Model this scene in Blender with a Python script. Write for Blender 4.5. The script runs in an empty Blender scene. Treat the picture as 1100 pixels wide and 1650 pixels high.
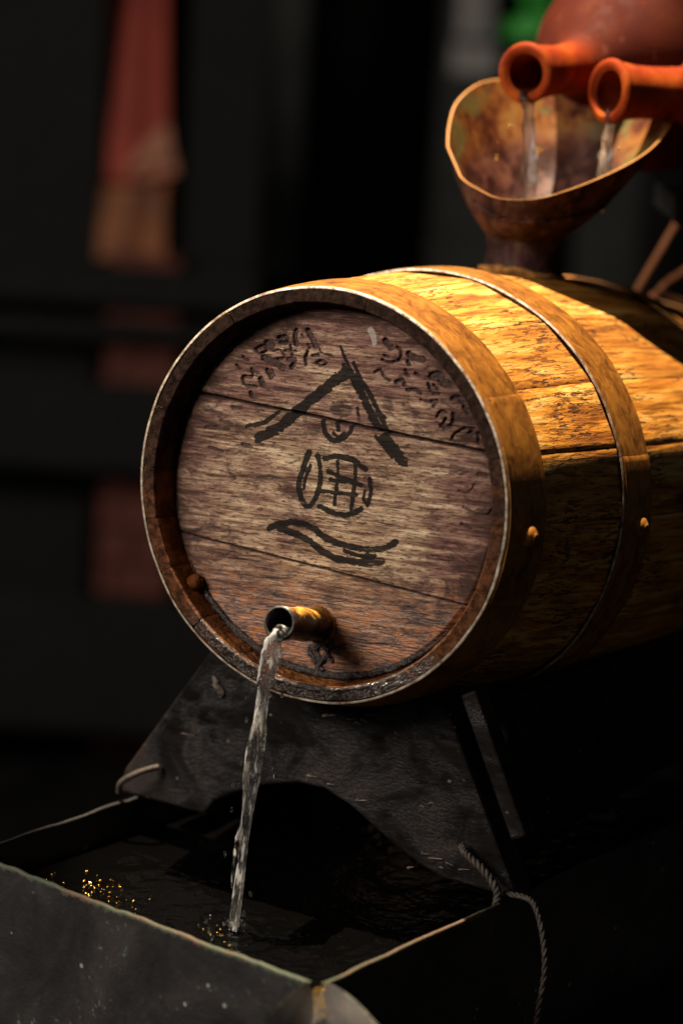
import bpy, math, random
import numpy as np
from mathutils import Matrix, Vector
random.seed(7)
rad = math.radians

# ------------------------------------------------------------------ camera, world, lights, exposure
scene = bpy.context.scene
O = np.array([0, 0, 0.42])                    # centre of the barrel's front rim, metres above the floor
PITCH, ROLL = rad(12.6), rad(3.5)
Yc = np.array([0, math.cos(PITCH), -math.sin(PITCH)])
Ur = np.array([0, math.sin(PITCH), math.cos(PITCH)])
Xr = np.array([1.0, 0, 0])
Uc = math.cos(ROLL) * Ur - math.sin(ROLL) * Xr
Xc = math.cos(ROLL) * Xr + math.sin(ROLL) * Ur
CAM = O + 0.0179 * Xc - 0.0119 * Uc - 1.7179 * Yc
FPX = 85 / 36 * 1650

cam_data = bpy.data.cameras.new('camera')
cam = bpy.data.objects.new('camera', cam_data)
scene.collection.objects.link(cam)
cam.matrix_world = Matrix(((Xc[0], Uc[0], -Yc[0], CAM[0]), (Xc[1], Uc[1], -Yc[1], CAM[1]),
                           (Xc[2], Uc[2], -Yc[2], CAM[2]), (0, 0, 0, 1)))
cam_data.sensor_fit = 'VERTICAL'
cam_data.sensor_height = 36
cam_data.lens = 85
cam_data.clip_start = 0.05
cam_data.clip_end = 200
cam_data.dof.use_dof = True
cam_data.dof.focus_distance = 1.735
cam_data.dof.aperture_fstop = 2.7
scene.camera = cam

# barrel axes (right, back along the axis, up), measured from the hoops in the photograph
_e, _psi, _t = rad(12.6), 0.5355, rad(-8.0)
_X = np.array([1.0, 0, 0]); _Y = np.array([0, math.cos(_e), -math.sin(_e)]); _U = np.array([0, math.sin(_e), math.cos(_e)])
_A = np.array([math.sin(_psi) * math.cos(_t), math.cos(_psi) * math.cos(_t), math.sin(_t)])
_R = np.array([math.cos(_psi), -math.sin(_psi), 0]); _Z = np.cross(_R, _A)
def _re(v): return (v @ _X) * Xc + (v @ _U) * Uc + (v @ _Y) * Yc
A, R, Z = _re(_A), _re(_R), _re(_Z)
AH = np.array([A[0], A[1], 0]); AH /= np.linalg.norm(AH)      # level direction along the barrel
RH = np.array([AH[1], -AH[0], 0])                             # level direction across the barrel
UP = np.array([0, 0, 1.0])

world = bpy.data.worlds.new('World')
scene.world = world
world.use_nodes = True
world.node_tree.nodes['Background'].inputs['Color'].default_value = (1.0, 0.98, 0.95, 1)
world.node_tree.nodes['Background'].inputs['Strength'].default_value = 0.032

def look(o, loc, target):
    o.location = Vector(loc)
    o.rotation_euler = (Vector(target) - Vector(loc)).to_track_quat('-Z', 'Y').to_euler()

beam = bpy.data.lights.new('overhead_beam', 'SPOT')          # hard warm light from straight above
beam.energy = 4300
beam.color = (1.0, 0.79, 0.55)
beam.spot_size = rad(9.0)
beam.spot_blend = 0.22
beam.shadow_soft_size = 0.022
beam_o = bpy.data.objects.new('overhead_beam', beam)
scene.collection.objects.link(beam_o)
bt = O + 0.155 * A + 0.14 * Z + 0.02 * R
BEAM = Z - 0.050 * A - 0.185 * R
look(beam_o, bt + 4.2 * BEAM, bt)

soft = bpy.data.lights.new('open_side_light', 'AREA')        # broad soft light from the open side, front left
soft.energy = 72
soft.color = (1.0, 0.90, 0.79)
soft.shape = 'RECTANGLE'
soft.size = 1.1
soft.size_y = 0.9
soft_o = bpy.data.objects.new('open_side_light', soft)
scene.collection.objects.link(soft_o)
look(soft_o, O - 1.75 * AH - 1.25 * RH + 1.15 * UP, O)

vs = scene.view_settings
vs.view_transform = 'Standard'; vs.look = 'None'; vs.exposure = 0.0; vs.gamma = 1.0
vs.use_curve_mapping = False
scene.cycles.caustics_reflective = False
scene.cycles.caustics_refractive = False
scene.cycles.max_bounces = 8
scene.cycles.sample_clamp_indirect = 4.0

# ------------------------------------------------------------------ helpers
def ray(px, py): return Yc + Xc * (px - 550) / FPX + Uc * (825 - py) / FPX
def on_plane(px, py, p0, n):
    d = ray(px, py)
    return CAM + d * (np.dot(p0 - CAM, n) / np.dot(d, n))
def at_depth(px, py, k): return CAM + ray(px, py) * k
def depth(p): return float((p - CAM) @ Yc)

def vnoise(x, y, seed=0):
    x = np.asarray(x, float); y = np.asarray(y, float)
    xi = np.floor(x).astype(np.int64); yi = np.floor(y).astype(np.int64)
    fx = x - xi; fy = y - yi
    fx = fx * fx * (3 - 2 * fx); fy = fy * fy * (3 - 2 * fy)
    def h(a, b):
        n = (a * 374761393 + b * 668265263 + seed * 982451653) & 0x7fffffff
        n = ((n ^ (n >> 13)) * 1274126177) & 0x7fffffff
        n = n ^ (n >> 16)
        return (n & 0xffff) / 65535.0
    return (h(xi, yi) * (1 - fx) + h(xi + 1, yi) * fx) * (1 - fy) + (h(xi, yi + 1) * (1 - fx) + h(xi + 1, yi + 1) * fx) * fy
def fbm(x, y, seed=0, oct=3):
    v = 0; a = 0.5; t = 0
    for i in range(oct):
        v = v + a * vnoise(x * 2 ** i, y * 2 ** i, seed + i * 17); t += a; a *= 0.5
    return v / t

COL = scene.collection
def mesh_obj(name, verts, faces, mat, parent=None, smooth=True, attrs=None):
    me = bpy.data.meshes.new(name)
    me.from_pydata([tuple(map(float, v)) for v in verts], [], [tuple(map(int, f)) for f in faces])
    if smooth:
        me.polygons.foreach_set('use_smooth', [True] * len(me.polygons))
    for m in (mat if isinstance(mat, (list, tuple)) else [mat]):
        me.materials.append(m)
    if attrs:
        for k, v in attrs.items():
            a = me.attributes.new(k, 'FLOAT', 'POINT')
            a.data.foreach_set('value', np.asarray(v, dtype=np.float32))
    me.update()
    o = bpy.data.objects.new(name, me)
    COL.objects.link(o)
    if parent is not None:
        o.parent = parent
    return o
def tag(o, label, cat, group=None):
    o['label'] = label; o['category'] = cat
    if group: o['group'] = group
    return o
def thing(name, label, cat, mat4=None, group=None):
    o = bpy.data.objects.new(name, None)
    o.empty_display_size = 0.02
    COL.objects.link(o)
    if mat4 is not None: o.matrix_world = mat4
    return tag(o, label, cat, group)
def sharp(o, ang=35):
    """flat-shade wide creases"""
    me = o.data
    me.set_sharp_from_angle(angle=rad(ang))
def bevel(o, w, seg=2):
    m = o.modifiers.new('bevel', 'BEVEL'); m.width = w; m.segments = seg; m.limit_method = 'ANGLE'; m.angle_limit = rad(40)
def grid_faces(nu, nv, wrap_u=False, wrap_v=False, flip=False):
    f = []
    for i in range(nu if wrap_u else nu - 1):
        for j in range(nv if wrap_v else nv - 1):
            a = i * nv + j; b = ((i + 1) % nu) * nv + j; c = ((i + 1) % nu) * nv + (j + 1) % nv; d = i * nv + (j + 1) % nv
            f.append((a, d, c, b) if flip else (a, b, c, d))
    return f
def frame_along(path):
    path = np.asarray(path, float); n = len(path)
    T = np.gradient(path, axis=0); T /= np.linalg.norm(T, axis=1)[:, None]
    ref = np.array([0.3, 0.2, 0.93]) if abs(T[0][2]) < 0.9 else np.array([1.0, 0, 0])
    N = np.cross(T[0], ref); N /= np.linalg.norm(N); out = []
    for i in range(n):
        N = N - T[i] * (N @ T[i]); N /= np.linalg.norm(N)
        out.append((T[i], N.copy(), np.cross(T[i], N)))
    return path, out
def smooth_path(pts, n):
    pts = np.asarray(pts, float); m = len(pts)
    P = np.vstack([2 * pts[0] - pts[1], pts, 2 * pts[-1] - pts[-2]]); out = []
    for u in np.linspace(0, m - 1 - 1e-6, n):
        i = int(u); t = u - i; p0, p1, p2, p3 = P[i:i + 4]
        out.append(0.5 * (2 * p1 + (p2 - p0) * t + (2 * p0 - 5 * p1 + 4 * p2 - p3) * t * t + (3 * p1 - p0 - 3 * p2 + p3) * t ** 3))
    return np.array(out)
def tube(path, radius, nseg=10, cap=True, rfun=None):
    path, fr = frame_along(path); V = []; n = len(path)
    for i, (p, (T, N, B)) in enumerate(zip(path, fr)):
        for j in range(nseg):
            a = 2 * math.pi * j / nseg
            r = radius[i] if hasattr(radius, '__len__') else radius
            if rfun: r = r * rfun(i, a)
            V.append(p + r * (math.cos(a) * N + math.sin(a) * B))
    F = grid_faces(n, nseg, wrap_v=True, flip=True)
    if cap:
        F.append(tuple(range(nseg))); F.append(tuple(range((n - 1) * nseg, n * nseg))[::-1])
    return V, F
def box_between(p0, axes, half):
    V = [p0 + sx * half[0] * axes[0] + sy * half[1] * axes[1] + sz * half[2] * axes[2] for sx in (-1, 1) for sy in (-1, 1) for sz in (-1, 1)]
    F = [(0, 1, 3, 2), (4, 6, 7, 5), (0, 4, 5, 1), (2, 3, 7, 6), (0, 2, 6, 4), (1, 5, 7, 3)]
    return V, F
def prism(poly, origin, ex, ey, en, thick):
    n = len(poly)
    V = [origin + x * ex + y * ey for x, y in poly] + [origin + x * ex + y * ey + thick * en for x, y in poly]
    F = [tuple(range(n)), tuple(range(2 * n - 1, n - 1, -1))]
    F += [(i, i + n, (i + 1) % n + n, (i + 1) % n) for i in range(n)]
    return V, F

# ------------------------------------------------------------------ materials
class NT:
    def __init__(s, name):
        s.m = bpy.data.materials.new(name); s.m.use_nodes = True
        s.t = s.m.node_tree; s.n = s.t.nodes; s.bsdf = s.n['Principled BSDF']
        s.co = s.n.new('ShaderNodeTexCoord'); s.info = s.n.new('ShaderNodeObjectInfo')
    def put(s, sock, v):
        if hasattr(v, 'is_linked') or hasattr(v, 'links'): s.t.links.new(v, sock)
        elif isinstance(v, (tuple, list)): sock.default_value = (*v, 1) if len(v) == 3 and sock.type == 'RGBA' else v
        else: sock.default_value = v
    def vec(s, scale=(1, 1, 1), rot=(0, 0, 0), loc=(0, 0, 0), shift=None):
        mp = s.n.new('ShaderNodeMapping'); s.t.links.new(s.co.outputs['Object'], mp.inputs['Vector'])
        mp.inputs['Scale'].default_value = scale; mp.inputs['Rotation'].default_value = rot; mp.inputs['Location'].default_value = loc
        if shift is None: return mp.outputs[0]
        cm = s.n.new('ShaderNodeCombineXYZ')
        for k in range(3): s.t.links.new(s.math('MULTIPLY', s.info.outputs['Random'], shift), cm.inputs[k])
        ad = s.n.new('ShaderNodeVectorMath'); ad.operation = 'ADD'
        s.t.links.new(mp.outputs[0], ad.inputs[0]); s.t.links.new(cm.outputs[0], ad.inputs[1])
        return ad.outputs[0]
    def noise(s, vec, scale=1, detail=4, rough=0.55, dist=0.0):
        k = s.n.new('ShaderNodeTexNoise'); s.t.links.new(vec, k.inputs['Vector'])
        k.inputs['Scale'].default_value = scale; k.inputs['Detail'].default_value = detail
        k.inputs['Roughness'].default_value = rough; k.inputs['Distortion'].default_value = dist
        return k.outputs['Fac']
    def voro(s, vec, scale, feature='F1'):
        k = s.n.new('ShaderNodeTexVoronoi'); k.feature = feature; s.t.links.new(vec, k.inputs['Vector']); k.inputs['Scale'].default_value = scale
        return k.outputs['Distance']
    def ramp(s, fac, stops):
        k = s.n.new('ShaderNodeValToRGB'); s.t.links.new(fac, k.inputs['Fac']); el = k.color_ramp.elements
        while len(el) < len(stops): el.new(0.5)
        for e, (p, c) in zip(el, stops):
            e.position = p; e.color = (c, c, c, 1) if not isinstance(c, (tuple, list)) else (*c, 1)
        return k.outputs['Color']
    def mix(s, fac, a, b, mode='MIX'):
        k = s.n.new('ShaderNodeMix'); k.data_type = 'RGBA'; k.blend_type = mode
        s.put(k.inputs[0], fac); s.put(k.inputs[6], a); s.put(k.inputs[7], b)
        return k.outputs[2]
    def math(s, op, a, b=0.0, clamp=False):
        k = s.n.new('ShaderNodeMath'); k.operation = op; k.use_clamp = clamp
        s.put(k.inputs[0], a); s.put(k.inputs[1], b)
        return k.outputs[0]
    def smooth(s, v, lo, hi, a=0.0, b=1.0):
        k = s.n.new('ShaderNodeMapRange'); k.interpolation_type = 'SMOOTHSTEP'
        s.put(k.inputs[0], v); k.inputs[1].default_value = lo; k.inputs[2].default_value = hi; k.inputs[3].default_value = a; k.inputs[4].default_value = b
        return k.outputs[0]
    def attr(s, name):
        k = s.n.new('ShaderNodeAttribute'); k.attribute_name = name; return k.outputs['Fac']
    def xyz(s):
        k = s.n.new('ShaderNodeSeparateXYZ'); s.t.links.new(s.co.outputs['Object'], k.inputs[0]); return k.outputs
    def bump(s, h, strength=0.5, dist=0.001, prev=None):
        k = s.n.new('ShaderNodeBump'); s.put(k.inputs['Height'], h)
        s.put(k.inputs['Strength'], strength); k.inputs['Distance'].default_value = dist
        if prev is not None: s.t.links.new(prev, k.inputs['Normal'])
        return k.outputs[0]
    def out(s, color=None, rough=None, normal=None, metal=None, spec=None, **kw):
        b = s.bsdf.inputs
        if color is not None: s.put(b['Base Color'], color)
        if rough is not None: s.put(b['Roughness'], rough)
        if normal is not None: s.put(b['Normal'], normal)
        if metal is not None: s.put(b['Metallic'], metal)
        if spec is not None: s.put(b['Specular IOR Level'], spec)
        for k, v in kw.items(): s.put(b[k], v)
        return s.m

def mat_head():
    s = NT('weathered_oak_head')
    rot = (0, rad(-5), 0)
    big = s.noise(s.vec((13, 14, 24), rot), 1, 6, 0.66, 1.0)
    mid = s.noise(s.vec((26, 40, 360), (0, rad(-9), 0), (2, 2, 9)), 1, 5, 0.72, 0.3)
    streak = s.noise(s.vec((11, 40, 130), rot), 1, 8, 0.72, 0.35)
    pore = s.noise(s.vec((120, 60, 760), (0, rad(-14), 0)), 1, 2, 0.55, 0.3)
    blot = s.noise(s.vec((24, 22, 44), rot, (3, 1, 7)), 1, 7, 0.74, 1.4)
    fleck = s.noise(s.vec((260, 200, 760), rot, (1, 5, 2)), 1, 3, 0.7)
    tone = s.math('ADD', s.math('MULTIPLY', streak, 0.46), s.math('MULTIPLY', mid, 0.54))
    base = s.ramp(tone, [(0.39, (0.060, 0.030, 0.021)), (0.455, (0.24, 0.145, 0.092)), (0.52, (0.46, 0.315, 0.195)), (0.60, (0.68, 0.52, 0.345))])
    plum = s.ramp(tone, [(0.39, (0.034, 0.014, 0.012)), (0.46, (0.130, 0.058, 0.048)), (0.54, (0.27, 0.148, 0.112)), (0.62, (0.47, 0.32, 0.215))])
    x, y, z = s.xyz()
    # the top board is more plum-stained than the scrubbed middle one
    side = s.math('ADD', s.math('MULTIPLY', z, 1.1), s.math('MULTIPLY', x, 0.55))
    pl = s.smooth(s.math('ADD', big, s.math('MULTIPLY', side, 1.1)), 0.46, 0.62, 0.04, 0.92)
    c = s.mix(pl, base, plum)
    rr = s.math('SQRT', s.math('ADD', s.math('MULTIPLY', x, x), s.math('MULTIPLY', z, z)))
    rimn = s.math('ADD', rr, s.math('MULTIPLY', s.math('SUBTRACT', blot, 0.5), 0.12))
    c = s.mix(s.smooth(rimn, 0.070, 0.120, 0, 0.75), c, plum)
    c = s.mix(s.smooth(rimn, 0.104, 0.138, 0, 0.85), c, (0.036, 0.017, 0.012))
    c = s.mix(s.smooth(blot, 0.53, 0.62, 0, 0.85), c, s.mix(0.30, (0.036, 0.022, 0.021), c))
    c = s.mix(s.smooth(pore, 0.55, 0.63, 0, 0.78), c, (0.050, 0.027, 0.019))
    c = s.mix(s.smooth(fleck, 0.58, 0.68, 0, 0.65), c, (0.040, 0.025, 0.021))
    wetm = s.smooth(s.math('ADD', z, s.math('MULTIPLY', s.math('SUBTRACT', blot, 0.5), 0.07)), -0.040, -0.096)
    c = s.mix(s.math('MULTIPLY', wetm, 0.78), c, s.ramp(tone, [(0.38, (0.016, 0.008, 0.006)), (0.48, (0.105, 0.036, 0.016)), (0.56, (0.25, 0.098, 0.038)), (0.64, (0.42, 0.20, 0.085))]))
    rn = s.noise(s.vec((60, 50, 150), rot, (8, 3, 5)), 1, 6, 0.75, 0.6)
    c = s.mix(s.math('MULTIPLY', wetm, s.smooth(rn, 0.49, 0.60, 0, 0.85)), c, (0.36, 0.125, 0.036))
    c = s.mix(s.math('MULTIPLY', wetm, s.smooth(rn, 0.47, 0.38, 0, 0.9)), c, (0.014, 0.008, 0.007))
    carve = s.attr('carve')
    c = s.mix(s.math('MULTIPLY', s.smooth(carve, 0.15, 0.8), s.smooth(fleck, 0.75, 0.35, 0.60, 0.95)), c, (0.044, 0.027, 0.025))
    ink = s.attr('ink')
    worn = s.noise(s.vec((50, 60, 620), rot, (9, 2, 4)), 1, 4, 0.7)
    worn2 = s.noise(s.vec((40, 40, 60), rot, (1, 2, 4)), 1, 3, 0.6)
    wv = s.math('ADD', s.math('MULTIPLY', s.math('SUBTRACT', worn, 0.5), 2.2), s.math('MULTIPLY', s.math('SUBTRACT', worn2, 0.45), 1.6))
    im = s.math('MULTIPLY', s.math('MULTIPLY', s.smooth(s.math('ADD', ink, wv), -0.05, 0.62), s.smooth(ink, 0.05, 0.4)), 0.95)
    c = s.mix(im, c, (0.014, 0.0125, 0.0125))
    chip = s.attr('chip')
    c = s.mix(s.math('MULTIPLY', s.smooth(s.math('ADD', chip, s.math('MULTIPLY', s.math('SUBTRACT', mid, 0.5), 2.6)), 0.55, 0.95), 0.5), c, (0.50, 0.45, 0.41))
    grain = s.bump(streak, 0.8, 0.0016)
    grain = s.bump(pore, 0.8, 0.0012, grain)
    grain = s.bump(fleck, 0.4, 0.0006, grain)
    return s.out(c, s.math('SUBTRACT', 0.70, s.math('MULTIPLY', wetm, 0.38)), grain, spec=s.math('MULTIPLY', s.math('ADD', 0.10, s.math('MULTIPLY', wetm, 0.3)), s.math('SUBTRACT', 1.0, s.math('MULTIPLY', im, 0.8))))

def mat_stave():
    s = NT('amber_oak_stave')
    sv = lambda sc, loc=(0, 0, 0): s.vec(sc, (0, 0, 0), loc, 37.0)
    streak = s.noise(sv((95, 7, 95)), 1, 6, 0.65, 0.3)
    fine = s.noise(sv((430, 11, 430)), 1, 4, 0.65)
    patch = s.noise(sv((26, 9, 26), (4, 2, 1)), 1, 5, 0.6, 0.6)
    fleck = s.noise(sv((420, 62, 420), (2, 8, 1)), 1, 3, 0.65, 0.25)
    c = s.ramp(streak, [(0.28, (0.19, 0.054, 0.007)), (0.42, (0.46, 0.165, 0.017)), (0.53, (0.70, 0.310, 0.046)), (0.66, (0.88, 0.55, 0.175))])
    c = s.mix(s.smooth(fine, 0.51, 0.60, 0, 0.80), c, (0.15, 0.048, 0.007))
    fm = s.math('MULTIPLY', s.smooth(fleck, 0.52, 0.58), s.smooth(patch, 0.45, 0.56))
    c = s.mix(s.math('MULTIPLY', fm, 0.9), c, (0.075, 0.024, 0.006))
    lum = s.math('ADD', 0.66, s.math('MULTIPLY', s.info.outputs['Random'], 0.34))
    c = s.mix(1.0, c, s.ramp(lum, [(0.0, 0.0), (1.0, 1.0)]), 'MULTIPLY')
    # end grain of the rim: dirty, darker; wet and rusty toward the bottom
    x, y, z = s.xyz()
    endn = s.noise(s.vec((150, 150, 150)), 1, 5, 0.7)
    dirt = s.noise(s.vec((38, 38, 38), (0, 0, 0), (5, 5, 5)), 1, 5, 0.65)
    ec = s.ramp(endn, [(0.32, (0.009, 0.006, 0.0045)), (0.5, (0.030, 0.0175, 0.013)), (0.70, (0.064, 0.036, 0.026))])
    rust = s.smooth(s.math('ADD', s.math('MULTIPLY', z, -1.0), s.math('MULTIPLY', s.math('SUBTRACT', dirt, 0.5), 0.22)), -0.035, 0.045)
    ec = s.mix(s.math('MULTIPLY', rust, 0.6), ec, s.mix(s.smooth(endn, 0.35, 0.65), (0.030, 0.013, 0.008), (0.16, 0.058, 0.022)))
    wet = s.smooth(s.math('ADD', z, s.math('MULTIPLY', s.math('SUBTRACT', dirt, 0.5), 0.06)), -0.095, -0.125)
    front = s.smooth(s.attr('rim'), 0.4, 0.6)
    face = s.smooth(y, 0.0035, 0.0012)
    ec = s.mix(s.math('MULTIPLY', s.math('MULTIPLY', wet, face), 0.8), ec, (0.016, 0.012, 0.010))
    inner = s.math('SUBTRACT', 1.0, face)
    ec = s.mix(s.math('MULTIPLY', inner, s.smooth(z, 0.03, -0.03, 0, 0.7)), ec, s.mix(s.smooth(dirt, 0.4, 0.6), (0.10, 0.030, 0.008), (0.30, 0.105, 0.026)))
    c = s.mix(front, c, ec)
    h = s.math('ADD', s.math('MULTIPLY', streak, 0.6), s.math('MULTIPLY', fine, 0.5))
    h = s.math('SUBTRACT', h, s.math('MULTIPLY', fm, 0.6))
    nb = s.bump(h, 0.75, 0.0014)
    blob = s.noise(s.vec((260, 260, 260), (0, 0, 0), (7, 1, 3)), 1, 3, 0.6)
    nb = s.bump(blob, s.math('MULTIPLY', s.math('MULTIPLY', wet, front), 1.0), 0.005, nb)
    nb = s.bump(endn, s.math('MULTIPLY', front, 0.3), 0.001, nb)
    ro = s.math('SUBTRACT', s.math('SUBTRACT', 0.55, s.math('MULTIPLY', s.math('SUBTRACT', streak, 0.5), 0.3)), s.math('MULTIPLY', s.math('MULTIPLY', wet, front), 0.44))
    return s.out(c, ro, nb, spec=s.math('ADD', s.math('MULTIPLY', s.math('SUBTRACT', 1.0, front), 0.3), s.math('MULTIPLY', s.math('MULTIPLY', front, wet), 0.6)))

def mat_hoop():
    s = NT('tarnished_hoop_metal')
    x, y, z = s.xyz()
    brush = s.noise(s.vec((16, 900, 16)), 1, 4, 0.6)
    spots = s.noise(s.vec((60, 90, 60), (0, 0, 0), (1, 2, 3)), 1, 6, 0.7, 0.8)
    fine = s.noise(s.vec((500, 500, 500)), 1, 3, 0.7)
    c = s.ramp(spots, [(0.34, (0.075, 0.026, 0.006)), (0.48, (0.235, 0.086, 0.011)), (0.60, (0.36, 0.146, 0.018)), (0.72, (0.42, 0.19, 0.026))])
    c = s.mix(s.smooth(brush, 0.45, 0.75, 0, 0.5), c, (0.50, 0.225, 0.033))
    c = s.mix(s.smooth(fine, 0.66, 0.74, 0, 0.7), c, (0.16, 0.05, 0.012))
    n = s.bump(brush, 0.12, 0.0006); n = s.bump(spots, 0.25, 0.0012, n)
    return s.out(c, s.math('ADD', 0.36, s.math('MULTIPLY', spots, 0.22)), n, metal=0.45, spec=0.5)
def mat_hoop_edge():
    s = NT('worn_bright_hoop_edge')
    n = s.noise(s.vec((120, 120, 120)), 1, 5, 0.7)
    c = s.ramp(n, [(0.38, (0.16, 0.10, 0.06)), (0.55, (0.48, 0.40, 0.31)), (0.7, (0.78, 0.70, 0.60))])
    return s.out(c, 0.42, s.bump(n, 0.4, 0.0008), metal=0.3)
def mat_simple(name, c1, c2, scale=60, rough=0.6, bump=0.4, dist=0.001, spec=0.4, metal=0.0, stretch=(1, 1, 1), lo=0.38, hi=0.62, **kw):
    s = NT(name)
    n = s.noise(s.vec(tuple(scale * k for k in stretch)), 1, 6, 0.62, 0.4)
    f = s.noise(s.vec(tuple(scale * 7 * k for k in stretch)), 1, 3, 0.65)
    c = s.ramp(n, [(lo, c1), (hi, c2)])
    nn = s.bump(n, bump, dist); nn = s.bump(f, bump * 0.7, dist * 0.5, nn)
    return s.out(c, rough, nn, metal=metal, spec=spec, **kw)
def mat_cradle():
    s = NT('wet_black_cradle_wood')
    g = s.noise(s.vec((26, 26, 90)), 1, 7, 0.68, 0.6)
    f = s.noise(s.vec((240, 240, 420)), 1, 4, 0.75)
    st = s.noise(s.vec((15, 15, 22), (0, 0, 0), (4, 4, 1)), 1, 6, 0.65, 0.6)
    c = s.ramp(g, [(0.36, (0.004, 0.0035, 0.0035)), (0.64, (0.0125, 0.0102, 0.0096))])
    c = s.mix(s.smooth(st, 0.52, 0.66, 0, 0.55), c, (0.030, 0.015, 0.011))
    sp = s.voro(s.vec((95, 95, 120), (0, 0, 0), (6, 2, 2)), 1)
    c = s.mix(s.math('MULTIPLY', s.smooth(sp, 0.20, 0.08, 0, 0.8), s.smooth(s.noise(s.vec((30, 30, 30), (0, 0, 0), (3, 7, 7)), 1, 3, 0.6), 0.58, 0.66)), c, (0.26, 0.23, 0.20))
    n = s.bump(g, 0.35, 0.003); n = s.bump(f, s.smooth(st, 0.40, 0.60, 0.15, 0.9), 0.0020, n)
    return s.out(c, s.smooth(st, 0.35, 0.65, 0.6, 0.25), n, spec=s.smooth(st, 0.40, 0.62, 0.03, 0.30))
def mat_trough():
    s = NT('patinated_sheet_copper')
    big = s.noise(s.vec((16, 16, 16)), 1, 6, 0.65, 0.5)
    f = s.noise(s.vec((160, 160, 160)), 1, 4, 0.7)
    drip = s.noise(s.vec((120, 120, 12), (0, 0, 0), (3, 2, 5)), 1, 4, 0.6)
    c = s.ramp(big, [(0.32, (0.010, 0.009, 0.009)), (0.52, (0.022, 0.020, 0.020)), (0.7, (0.042, 0.037, 0.036))])
    c = s.mix(s.smooth(drip, 0.55, 0.75, 0, 0.5), c, (0.012, 0.011, 0.011))
    g = s.math('MULTIPLY', s.smooth(f, 0.60, 0.68), s.smooth(big, 0.5, 0.62))
    c = s.mix(s.math('MULTIPLY', g, 0.7), c, (0.11, 0.16, 0.125))
    sp = s.voro(s.vec((70, 70, 70), (0, 0, 0), (1, 1, 1)), 1)
    sel = s.noise(s.vec((70, 70, 70), (0, 0, 0), (9, 9, 9)), 0.6, 1, 0.5)
    c = s.mix(s.math('MULTIPLY', s.smooth(sp, 0.16, 0.07), s.smooth(sel, 0.56, 0.62)), c, (0.23, 0.25, 0.22))
    rim = s.attr('rim')
    edge = s.math('ADD', rim, s.math('MULTIPLY', s.math('SUBTRACT', f, 0.5), 1.5))
    ec = s.mix(s.smooth(big, 0.42, 0.58), (0.095, 0.062, 0.040), (0.055, 0.070, 0.044))
    c = s.mix(s.math('MULTIPLY', s.smooth(edge, 0.55, 0.8), 0.9), c, ec)
    n = s.bump(big, 0.35, 0.006); n = s.bump(f, 0.55, 0.0012, n)
    return s.out(c, 0.55, n, spec=0.22)
def mat_funnel():
    s = NT('stained_copper_funnel')
    big = s.noise(s.vec((22, 22, 22), (0, 0, 0), (2, 0, 1)), 1, 4, 0.55, 0.3)
    med = s.noise(s.vec((42, 42, 30), (0, 0, 0), (0, 3, 1)), 1, 7, 0.7, 0.25)
    f = s.noise(s.vec((300, 300, 300)), 1, 4, 0.7)
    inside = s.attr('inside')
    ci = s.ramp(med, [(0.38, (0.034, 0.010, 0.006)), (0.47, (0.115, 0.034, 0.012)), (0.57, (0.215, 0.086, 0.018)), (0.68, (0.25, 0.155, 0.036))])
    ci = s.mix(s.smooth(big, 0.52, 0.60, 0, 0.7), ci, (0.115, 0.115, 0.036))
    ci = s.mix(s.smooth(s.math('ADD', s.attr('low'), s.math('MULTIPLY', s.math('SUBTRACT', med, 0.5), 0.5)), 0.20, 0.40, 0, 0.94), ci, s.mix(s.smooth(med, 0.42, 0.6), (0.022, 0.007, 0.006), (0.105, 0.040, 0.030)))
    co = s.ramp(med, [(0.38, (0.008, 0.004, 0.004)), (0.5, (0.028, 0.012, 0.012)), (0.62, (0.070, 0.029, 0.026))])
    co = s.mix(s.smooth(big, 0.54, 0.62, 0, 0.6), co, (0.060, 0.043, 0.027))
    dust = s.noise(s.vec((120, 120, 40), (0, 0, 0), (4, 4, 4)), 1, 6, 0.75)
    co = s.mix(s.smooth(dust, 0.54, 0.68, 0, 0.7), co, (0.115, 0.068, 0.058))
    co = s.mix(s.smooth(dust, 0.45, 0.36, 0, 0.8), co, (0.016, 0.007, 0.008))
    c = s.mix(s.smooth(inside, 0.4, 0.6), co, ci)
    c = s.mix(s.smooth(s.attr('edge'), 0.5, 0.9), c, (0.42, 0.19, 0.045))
    n = s.bump(med, 0.3, 0.002); n = s.bump(f, 0.35, 0.0008, n)
    return s.out(c, s.math('SUBTRACT', s.math('ADD', 0.50, s.math('MULTIPLY', med, 0.3)), s.math('MULTIPLY', inside, 0.32)), n, metal=0.0, spec=s.math('ADD', 0.12, s.math('MULTIPLY', inside, 0.38)))
def mat_clay():
    s = NT('red_terracotta')
    n = s.noise(s.vec((30, 30, 30)), 1, 5, 0.6)
    f = s.noise(s.vec((380, 380, 380)), 1, 3, 0.7)
    c = s.ramp(n, [(0.32, (0.11, 0.014, 0.005)), (0.5, (0.21, 0.030, 0.006)), (0.7, (0.34, 0.070, 0.008))])
    c = s.mix(s.smooth(f, 0.64, 0.76, 0, 0.35), c, (0.20, 0.05, 0.02))
    c = s.mix(s.smooth(s.math('ADD', s.attr('belly_shade'), s.math('MULTIPLY', s.math('SUBTRACT', n, 0.5), 0.5)), 0.15, 0.8, 0, 0.9), c, (0.034, 0.007, 0.005))  # jug body painted darker than the neck, standing in for shade
    lime = s.noise(s.vec((70, 70, 24), (0, 0, 0), (5, 1, 2)), 1, 5, 0.7)
    c = s.mix(s.smooth(lime, 0.60, 0.72, 0, 0.35), c, (0.22, 0.09, 0.05))
    return s.out(c, s.smooth(lime, 0.4, 0.65, 0.62, 0.85), s.bump(f, 0.35, 0.0008), spec=0.05)
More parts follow.
